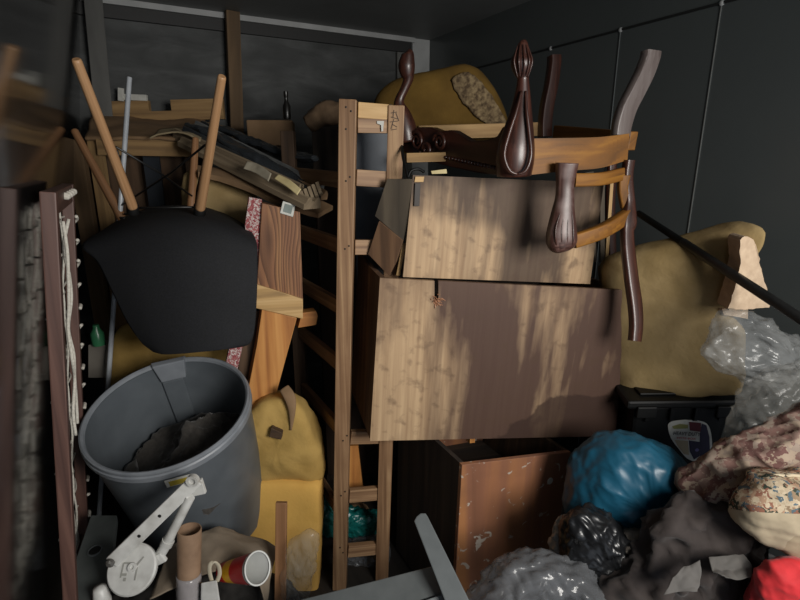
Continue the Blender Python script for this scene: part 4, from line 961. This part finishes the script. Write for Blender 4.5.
# plug adapter with loop
t = thing('charger_plug', P(212, 620, 1.12), 'white plastic plug with a cable loop between the tube and the cup', 'plug')
obj('body', hexa(NB(), [P(200, 640, 1.1), P(226, 640, 1.1), P(226, 640, 1.15), P(200, 640, 1.15)], [P(201, 583, 1.12), P(217, 580, 1.12), P(217, 580, 1.16), P(201, 583, 1.16)], .004), WHITEM, t)
bm = NB(); sweep(bm, [P(212, 582, 1.13), P(209.5, 572, 1.13), P(210, 565, 1.13), P(214, 562, 1.135), P(218.5, 566, 1.14), P(219.5, 574, 1.14), P(217, 581, 1.14)], [(.006, .003)]*7, 10, side=R, smooth=8)
obj('cable_loop', bm, mat('cream_cable', [(.3, hx('b3aa95')), (.7, hx('c4bba6'))], 'OBJ', (20, 20, 20), rough=.5, bump=0), t, smooth=True)
# cup
t = thing('paper_cup', P(240, 575, 1.18), 'red and yellow paper cup lying on its side on the beige paper', 'cup')
a, c = P(257.5, 568, 1.14), P(224, 572, 1.2); ax = (c-a).normalized(); L = (c-a).length; R0, R1 = m(15.5, 568, 1.14), m(9, 570, 1.2)
rr_ = lambda h: R0+(R1-R0)*h/L
for h0, h1, mt, nm in ((0.0, .012, CUPWHITE, 'band'), (.012, L*.55, CUPRED, 'band'), (L*.55, L*.8, CUPYEL, 'band'), (L*.8, L, CUPRED, 'band')):
    obj(nm, lathe(NB(), a, ax, [(rr_(h0)-.0015, h0), (rr_(h0), h0), (rr_(h1), h1), (rr_(h1)-.0015, h1), (rr_(h0)-.0015, h0)], 36), mt, t, smooth='auto', label={'cup_white': 'white band', 'cup_red': 'red band', 'cup_yellow': 'yellow band'}[mt.name])
obj('rim', lathe(NB(), a, ax, [(R0-.003, -.001), (R0-.001, -.003), (R0+.0015, -.002), (R0+.001, .003), (R0-.003, .002), (R0-.003, -.001)], 36), CUPWHITE, t, smooth=True)
obj('inside', lathe(NB(), a, ax, [(R0-.002, .001), (R1-.002, L-.006), (0, L-.006), (0, L-.004), (R1-.0016, L-.004), (R0-.0016, .001)], 36), CUPWHITE, t, smooth='auto')
bm = NB()
tg = ax.cross(-H).normalized(); up_ = ax.cross(tg)
for i in range(7):
    h = .02+i*.005; th = math.radians(-52+6*(i % 3)); nrm = (-H*math.cos(th)+tg*math.sin(th)); nrm = (nrm-ax*nrm.dot(ax)).normalized()
    o = a+ax*h+nrm*(rr_(h)+.0004); box(bm, o, ax*.003, nrm*.0006, nrm.cross(ax)*.012)
obj('printed_mark', bm, CUPWHITE, t)
# stake
a, c = P(281.5, 502, 1.3), P(280, 640, 1.22)
obj('wooden_stake', beam(NB(), c, a, m(11, 540, 1.28), .014, R, .002), W_DOWELDARK, grain=Z, label='thin brown wooden stake upright in front of the yellow foam', cat='stake')
def bag(nm, poly, d, T, Tb, mt, lab, cat, amp=.02, f=6, rid=.02, rf=7, seed=0, p=2.2, rings=30, n=170, rounding=True, grp=None, folds=None):
    bm = NB(); puff(bm, poly, d, T, Tb, p, rings, n, rounding); roughen(bm, amp, f, rid*.35, rf, seed, 3)
    a1, a2 = folds if folds else ((R*.8+Z*.5), (R*.5-Z*.8))
    creases(bm, rid*.9, rf*1.1, a1, 3.5, seed); creases(bm, rid*.5, rf*2.6, a2, 3, seed+5)
    return obj(nm, bm, mt, smooth=True, label=lab, cat=cat, group=grp)
bag('plastic_bag', [(284, 600), (284, 570), (290, 545), (306, 533), (314, 534), (316, 552), (312, 575), (304, 600), (296, 625), (286, 622)], 1.25, .03, .03, CLEAR, 'crumpled clear plastic bag beside the brown stake', 'plastic bag', .008, 10, .012, 16, 4, n=80)
bag('dark_cloth', [(110, 640), (112, 600), (150, 580), (200, 565), (262, 575), (300, 600), (310, 660), (200, 680)], 1.3, .08, .06, mat('near_black_cloth', [(.3, hx('1d1b19')), (.7, hx('292623'))], 'OBJ', (30, 30, 30), rough=.9, bump=.2), 'dark cloth heap on the floor beneath the cup and plug', 'cloth', .015, 6, .015, 7, 6)

# grey painted frame in the foreground
def greyframe():
    t = thing('painted_brace', P(420, 620, 1.05), 'grey painted timber brace of crossed bars lying at the bottom of the pile', 'timber brace')
    a = [P(295, 601, 1.06), P(436, 565, 1.14), P(447, 592, 1.06), P(300, 640, .97)]
    n = (a[1]-a[0]).cross(a[3]-a[0]).normalized(); a[2] = PL(447, 591, a[0], n)
    obj('rail', slab(NB(), a, -n*.03 if n.z > 0 else n*.03, .003), GREYPAINT, t, grain=R)
    b0 = [P(300, 642, .965), P(447, 592.5, 1.055), P(452, 610, 1.03), P(310, 660, .95)]
    obj('rail', slab(NB(), b0, -Z*.03, .003), GREYPAINT, t, grain=R, label='lower grey rail')
    q = [P(414, 521, 1.17), P(417, 516, 1.175), P(421, 513, 1.18), P(425.5, 513, 1.18), P(428, 517, 1.175), P(485, 632, .96), P(460, 640, .95)]
    n2 = (q[6]-q[0]).cross(q[4]-q[0]).normalized(); q = [PL(*xy, q[0], n2) for xy in ((414, 521), (416.5, 516.5), (420.5, 513.2), (425.5, 513), (428, 517), (485, 632), (460, 640))]
    obj('stile', slab(NB(), q, (-n2*.024 if n2.z > 0 else n2*.024), .003), GREYPAINT, t, grain=Z)
greyframe()
# things seen through the rack's lower openings
bag('plastic_bag', [(314, 500), (322, 495), (334, 505), (362, 512), (384, 515), (384, 530), (360, 536), (330, 534), (318, 525)], 1.78, .04, .05, TEALBAG, 'teal plastic bag low down behind the rack posts', 'plastic bag', .012, 10, .012, 14, 2)
bag('plastic_bag', [(345, 545), (372, 535), (388, 545), (384, 580), (360, 590), (342, 580)], 1.76, .04, .05, GREYBAG, 'grey crinkled plastic bag between the lowest rack rungs', 'plastic bag', .012, 10, .012, 14, 3)
bm = NB(); slab(bm, [P(x, y, 1.74) for x, y in ((350, 446), (358, 446), (363, 489), (349, 489))], H*.015, .001)
obj('wood_offcut', bm, W_ORANGE, grain=Z, label='orange wood offcut seen between the lower rack rungs', cat='wood block')
c = P(358, 512, 1.84); obj('wood_disc', lathe(NB(), c, -H, [(0, 0), (.05, 0), (.05, .02), (.046, .024), (0, .024)], 32), W_CARD, smooth='auto', label='round brown disc behind the rack above the teal bag', cat='disc')

# ------------------------------------------------------------------ foam roll behind armchair
def topfoam():
    t = thing('foam_roll', P(450, 130, 2.3), 'mustard foam cushion with a crumbled end lying behind the upturned armchair', 'foam')
    FR = mat('old_brown_foam', [(.3, hx('5c4620')), (.6, hx('725828')), (.8, hx('846834'))], 'OBJ', (7, 7, 7), rough=.95, bump=.4, bscale=90, bdist=.003, blotch=hx('4a3818'), bl_amt=.6, bl_scale=5, spec=.2)
    bm = NB(); puff(bm, [(376, 100), (390, 84), (420, 74), (448, 68), (468, 66), (485, 76), (498, 98), (506, 122), (504, 158), (440, 160), (384, 156), (374, 120)], 2.3, .1, .12, 3, 14, 80); roughen(bm, .008, 6)
    obj('body', bm, FR, t, smooth=True)
    bm = NB(); puff(bm, [(452, 80), (458, 74), (468, 72), (478, 78), (492, 96), (506, 121), (500, 126), (484, 123), (468, 108), (456, 92)], lambda x, y: 2.195-(x-455)*.0002, .012, .07, 3, 8, 50); roughen(bm, .006, 40, 0, 6, 2)
    obj('crumbled_end', bm, FOAMCUT, t, smooth=True, label='crumbly grey-beige torn end')
topfoam()
lyingboard((404, 158, 1.78), (446, 157, 1.8), .03, .12, W_BOARD, 'pale_board', 'pale pine board end under the carved apron', 'board')
bm = NB(); slab(bm, [P(x, y, 1.56) for x, y in ((431, 171), (446.5, 169), (447, 173.5), (432, 174))], H*.05, .001)
obj('paper_scrap', bm, CREAM, label='small cream paper scrap on top of the upper cabinet', cat='paper')
bm = NB(); sweep(bm, [P(402, 138, 1.68), P(402, 150, 1.62), P(404, 162, 1.58), P(407, 172, 1.56), P(408, 177, 1.555), P(411, 171, 1.555), P(418, 169, 1.56), P(424, 172, 1.57)], [.0045]*8, 10, smooth=8)
obj('black_cable', bm, BLACKPL, smooth=True, label='short black cable draped between the rack top and upper cabinet', cat='cable')

# ------------------------------------------------------------------ right side
def rightfoam():
    t = thing('foam_mattress', P(680, 394, 1.6), 'large olive foam mattress piece with torn pinkish end against the right wall', 'foam')
    df = lambda x, y: 1.69-(x-600)*.0018
    bm = NB(); puff(bm, [(598, 268), (606, 258), (640, 249), (680, 240), (705, 231), (728, 223), (745, 221), (757, 226), (756, 236), (744, 248), (738, 270), (730, 296), (716, 306), (735, 325), (741, 350), (741, 372), (732, 390), (690, 392), (640, 393), (612, 390), (604, 340)], df, .09, .07, 3.2, 18, 140, rounding=False)
    roughen(bm, .012, 4, .004, 5); obj('body', bm, FOAMD, t, smooth=True)
    bm = NB(); n = (R*.3-H*.95-Z*.05).normalized(); p0 = P(752, 270, 1.33)
    pts = [PL(x, y, p0, n) for x, y in resample([(740, 240), (743, 236), (749, 237), (755, 241), (759, 258), (764, 280), (771, 303), (770, 307), (752, 309), (731, 312), (728, 309), (736, 285), (741, 262)], 60, False)]
    slab(bm, pts, (H*.9+R*.15).normalized()*.07)
    for v in bm.verts: v.co += Vector((noise.noise(v.co*60), noise.noise(v.co*60+Vector((5, 0, 0))), noise.noise(v.co*60+Vector((0, 7, 0)))))*.003
    obj('torn_end', bm, FOAMPINK, t, label='pinkish beige torn end face')
    bm = NB(); slab(bm, [P(x, y, 1.4) for x, y in ((722, 309), (748, 305), (748, 319), (738, 317), (724, 315))], H*.05)
    obj('torn_flap', bm, FOAMPINK, t, label='small pinkish torn flap below the end face')
rightfoam()
a, c = P(638, 213, 1.74), P(850, 351, 1.0)
t = thing('black_rod', c, 'long black rod slanting across the large foam mattress on the right', 'rod')
obj('rod', tube(NB(), a, c, .0105, .0115, 16), BLACKPL, t, smooth='auto')
obj('sleeve', tube(NB(), a.lerp(c, .3), a.lerp(c, .95), .0128, .0128, 16), BLACKMETAL, t, smooth='auto')

def tote():
    tl, tr = P(634, 406, 1.50), P(732, 405, 1.47)
    u = (tr-tl).normalized(); bk = Z.cross(u).normalized(); bk = bk if bk.dot(H) > 0 else -bk
    tr = tl+u*(tr-tl).length; hgt, dep, W = .34, .25, (tr-tl).length
    o = tl-Z*hgt; t = thing('storage_tote', o+u*W/2+bk*dep/2, 'black plastic storage tote with a white label under the large foam mattress', 'storage box')
    i = .02
    obj('body', hexa(NB(), [o+u*i+bk*i, o+u*(W-i)+bk*i, o+u*(W-i)+bk*(dep-i), o+u*i+bk*(dep-i)], [tl, tr, tr+bk*dep, tl+bk*dep], .012), BLACKPL, t)
    l0 = tl-u*.03-bk*.025+Z*.001
    ld = obj('lid', box(NB(), l0, u*(W+.06), bk*(dep+.05), Z*.028, .008), BLACKPL, t)
    obj('lid_panel', box(NB(), l0+u*.05+bk*.04+Z*.0285, u*(W-.04), bk*(dep-.03), Z*.008, .004), BLACKPL, ld)
    for k in range(4): obj('rib', box(NB(), tl+u*(W*(.12+.25*k))-bk*.012-Z*.05, u*.012, bk*.014, Z*.05, .002), BLACKPL, t)
    for x in (.0, W-.06): obj('handle', box(NB(), tl+u*x-bk*.034-Z*.028, u*.06, bk*.012, Z*.04, .004), BLACKPL, t)
    # label
    fn = ((tr-tl).cross((o+u*i+bk*i)-tl)).normalized(); fn = fn if fn.dot(H) < 0 else -fn
    p0 = tl+fn*.004
    def q(x, y, k=0): return PL(x, y, p0+fn*k, fn)
    out = resample([(668, 427), (671, 422), (684, 420), (700, 421), (708, 425), (711.5, 436), (712, 452), (709, 461), (700, 462), (688, 459), (678, 448), (671, 438)], 60)
    lb = obj('label', slab(NB(), [q(x, y) for x, y in out], -fn*.002), WHITEPAPER, t, label='white rounded product label')
    k = .0012
    def area(pts, mt, nm, kk=k): obj(nm, slab(NB(), [q(x, y, kk) for x, y in pts], -fn*.0008), mt, lb)
    area([(689, 422), (701, 423), (701, 432), (690, 430.5)], flat('dark_red_print', hx('5b1a22')), 'printed_panel')
    area([(702, 423.5), (706.5, 425.5), (709.5, 437), (710, 452), (707, 459), (700, 459), (700, 434)], PURPLE, 'printed_panel')
    area([(689, 440.5), (699.8, 442), (699.8, 456), (694, 459.5), (690, 452)], PURPLE, 'printed_panel')
    area([(672, 426.5), (680, 424), (688, 425), (688, 428.5), (674, 429)], flat('label_olive', hx('8a8a52')), 'printed_panel')
    area([(675, 440), (688, 441), (689, 455), (684, 454), (677, 445)], flat('label_beige', hx('a89a80')), 'printed_panel')
    bm = NB(); lathe(bm, q(697, 450, .002), fn, [(.006, -.001), (.006, .0006), (0, .0006)], 20); obj('printed_panel', bm, flat('lilac_print', hx('6f6a9a')), lb)
    def text(s, x, y, size, mt, x2, y2):
        cu = bpy.data.curves.new('txt', 'FONT'); cu.body = s; cu.size = 1; cu.extrude = 0.0; cu.offset = .012
        ob = bpy.data.objects.new('txt', cu); C.objects.link(ob); dg = bpy.context.evaluated_depsgraph_get()
        me = bpy.data.meshes.new_from_object(ob.evaluated_get(dg)); C.objects.unlink(ob); bpy.data.objects.remove(ob)
        bm = NB(); bm.from_mesh(me); bpy.data.meshes.remove(me)
        w = max(v.co.x for v in bm.verts); A, B_ = q(x, y, .0025), q(x2, y2, .0025); ex = (B_-A); e = ex.normalized(); up = fn.cross(e).normalized(); up = up if up.z > 0 else -up
        for v in bm.verts: v.co = A+ex*(v.co.x/w)+up*(v.co.y*size)
        obj('lettering', bm, mt, lb)
    text('HEAVY DUTY', 673, 434.8, .019, INK, 700, 436.2); text('TOTE BOX', 676, 438.8, .010, REDINK, 696, 439.8)
tote()
def d_blue(x, y): return 1.32-(x-635)*.0004
bag('blue_bag', [(566, 486), (570, 466), (588, 450), (606, 440), (622, 437), (640, 438), (660, 447), (688, 465), (704, 480), (698, 495), (684, 512), (662, 528), (630, 535), (598, 528), (570, 514)], d_blue, .12, .12, BLUEBAG, 'shiny blue plastic bag full of things below the black tote', 'plastic bag', .02, 3.5, .009, 8, 1, folds=(R*.7-Z*.6, R*.3-Z*.9))
bag('black_bag', [(566, 524), (585, 513), (606, 513), (624, 534), (644, 552), (662, 562), (652, 584), (612, 596), (582, 590), (566, 560)], 1.17, .06, .08, BLACKBAG, 'black crinkled plastic bag below the blue bag', 'plastic bag', .012, 8, .016, 12, 2)
bag('white_bag', [(556, 526), (566, 518), (577, 526), (580, 548), (592, 572), (588, 592), (566, 592), (553, 565)], 1.24, .025, .04, WHITEBAG, 'crumpled white plastic bag between the nightstand and the black bag', 'plastic bag', .008, 10, .012, 18, 3)
bag('grey_bag', [(452, 625), (472, 594), (498, 573), (520, 564), (545, 561), (572, 566), (596, 578), (618, 598), (620, 640), (560, 670), (480, 660)], 1.12, .09, .08, GREYBAG, 'crumpled translucent grey plastic bag at the bottom before the nightstand', 'plastic bag', .014, 8, .02, 12, 5, n=130)
bag('clear_bag', [(702, 352), (712, 335), (722, 318), (740, 314), (765, 324), (800, 341), (845, 350), (850, 395), (800, 375), (770, 388), (745, 382), (715, 366)], 1.27, .05, .05, CLEARB, 'frosted plastic bag on the large foam end, upper of two', 'plastic bag', .012, 8, .016, 10, 6)
bag('clear_bag', [(742, 400), (752, 385), (775, 372), (800, 365), (850, 360), (860, 440), (800, 448), (760, 452), (728, 450), (732, 425)], 1.2, .07, .06, CLEAR, 'clear plastic bag right of the black tote, lower of two', 'plastic bag', .014, 8, .02, 10, 7)
bag('blanket', [(688, 497), (700, 470), (722, 448), (750, 432), (785, 415), (840, 395), (870, 450), (800, 500), (760, 530), (725, 545), (700, 530)], lambda x, y: 1.16-(x-700)*.0004, .07, .08, PINKB, 'pink patterned quilted blanket between the tote and the floral pillow', 'blanket', .015, 6, .03, 5, 8)
bag('cloth_bundle', [(590, 640), (600, 590), (640, 560), (665, 525), (690, 500), (725, 505), (755, 525), (775, 550), (785, 590), (790, 720), (690, 760), (600, 730)], 1.1, .08, .08, BROWNCLOTH, 'dark brown cloth bundle at the bottom below the pink blanket', 'cloth', .02, 5, .04, 7, 9, folds=(R*.7+Z*.7, R*.6-Z*.5))
bag('beige_bundle', [(605, 545), (625, 535), (655, 535), (668, 545), (650, 562), (625, 562)], 1.18, .04, .05, mat('dull_beige_cloth', [(.3, hx('5e574f')), (.7, hx('716960'))], 'OBJ', (20, 20, 20), rough=.8, bump=.2), 'dull beige cloth between the black bag and the brown bundle', 'cloth', .01, 8, .01, 9, 1)
for lab, col, pts in (('grey-white fabric piece on the brown cloth bundle, lower of two', ('565350', '63605d'), [((664, 595), (678, 592), (697, 592)), ((674, 577), (686, 577), (702, 577)), ((684, 566), (692, 564), (700, 560))]), ('grey-white fabric piece on the brown cloth bundle near the pillow', ('504d4a', '5d5a56'), [((722, 576), (736, 580), (752, 577)), ((711, 567), (728, 568), (752, 565)), ((708, 558), (724, 556), (744, 554))])):
    bm = NB(); sheet(bm, [[P(x, y, .955+i*.02) for x, y in row] for i, row in enumerate(pts)], 10, 10, .004, 14, .003, 3, .008, 16)
    obj('fabric_piece', bm, mat('grey_white_cloth', [(.3, hx(col[0])), (.7, hx(col[1]))], 'OBJ', (20, 20, 20), rough=.85, bump=.2), smooth=True, label=lab, cat='cloth')
def pillow():
    t = thing('pillow', P(790, 560, 1.0), 'floral print pillow with striped pale underside at the right edge', 'pillow')
    poly = [(737, 514), (741, 498), (760, 480), (782, 475), (815, 478), (850, 486), (860, 540), (830, 560), (800, 556), (770, 540), (748, 528)]
    bm = NB(); puff(bm, poly, 1.0, .08, .08, 2.2, 18, 100); roughen(bm, .008, 6, .012, 9, 4)
    # the print covers the upper face, the plain ticking the lower one
    a = P(737, 514, 1.0); c = P(860, 522, 1.0); n = (c-a).cross(H*.2+Z*1.0).normalized()
    pn = (Z*.8+H*.5).normalized()
    bm2 = bm.copy()
    k = a+Z*.012
    bmesh.ops.bisect_plane(bm, geom=bm.verts[:]+bm.edges[:]+bm.faces[:], plane_co=k, plane_no=pn, clear_inner=True)
    bmesh.ops.bisect_plane(bm2, geom=bm2.verts[:]+bm2.edges[:]+bm2.faces[:], plane_co=k, plane_no=pn, clear_outer=True)
    obj('printed_face', bm, FLORAL, t, smooth=True, label='floral printed face'); obj('plain_face', bm2, TICKING, t, smooth=True, label='pale plain face')
    bm = NB(); ot = resample(poly, 80)[12:46]
    sweep(bm, [P(x, y, 1.0)-H*.0 for x, y in ot], [.004]*len(ot), 8)
    obj('piping', bm, TICKING, t, smooth=True)
pillow()
bag('red_cloth', [(752, 640), (756, 588), (766, 572), (785, 564), (815, 570), (850, 590), (860, 650), (800, 670)], .93, .05, .06, RED, 'bright red cloth in the bottom right corner below the pillow', 'cloth', .008, 7, .012, 8, 3)

# ------------------------------------------------------------------ camera and light
cd = bpy.data.cameras.new('camera'); cam = bpy.data.objects.new('camera', cd); C.objects.link(cam)
cd.sensor_width = 36; cd.lens = F*36/800; cd.clip_start = .02
cam.location = CAM; cam.rotation_euler = (math.pi/2-PITCH, 0, -YAW); S.camera = cam
w = bpy.data.worlds.new('sky'); S.world = w; w.use_nodes = True
bg = w.node_tree.nodes['Background']; bg.inputs[0].default_value = (.75, .85, 1, 1); bg.inputs[1].default_value = .38
def area(loc, target, sx, sy, e, col, spread=180):
    l = bpy.data.lights.new('doorway_daylight', 'AREA'); l.shape = 'RECTANGLE'; l.size = sx; l.size_y = sy; l.energy = e; l.color = col; l.spread = math.radians(spread)
    o = bpy.data.objects.new('doorway_daylight', l); C.objects.link(o); o.location = loc
    o.rotation_euler = (Vector(target)-Vector(loc)).to_track_quat('-Z', 'Y').to_euler(); return o
area((.85, -.9, 1.75), (.6, 2.0, .95), .8, .7, 24, (1, .96, .9), 120)
S.view_settings.view_transform = 'Standard'; S.view_settings.look = 'None'; S.view_settings.gamma = 1; S.view_settings.use_curve_mapping = False
S.view_settings.exposure = 0
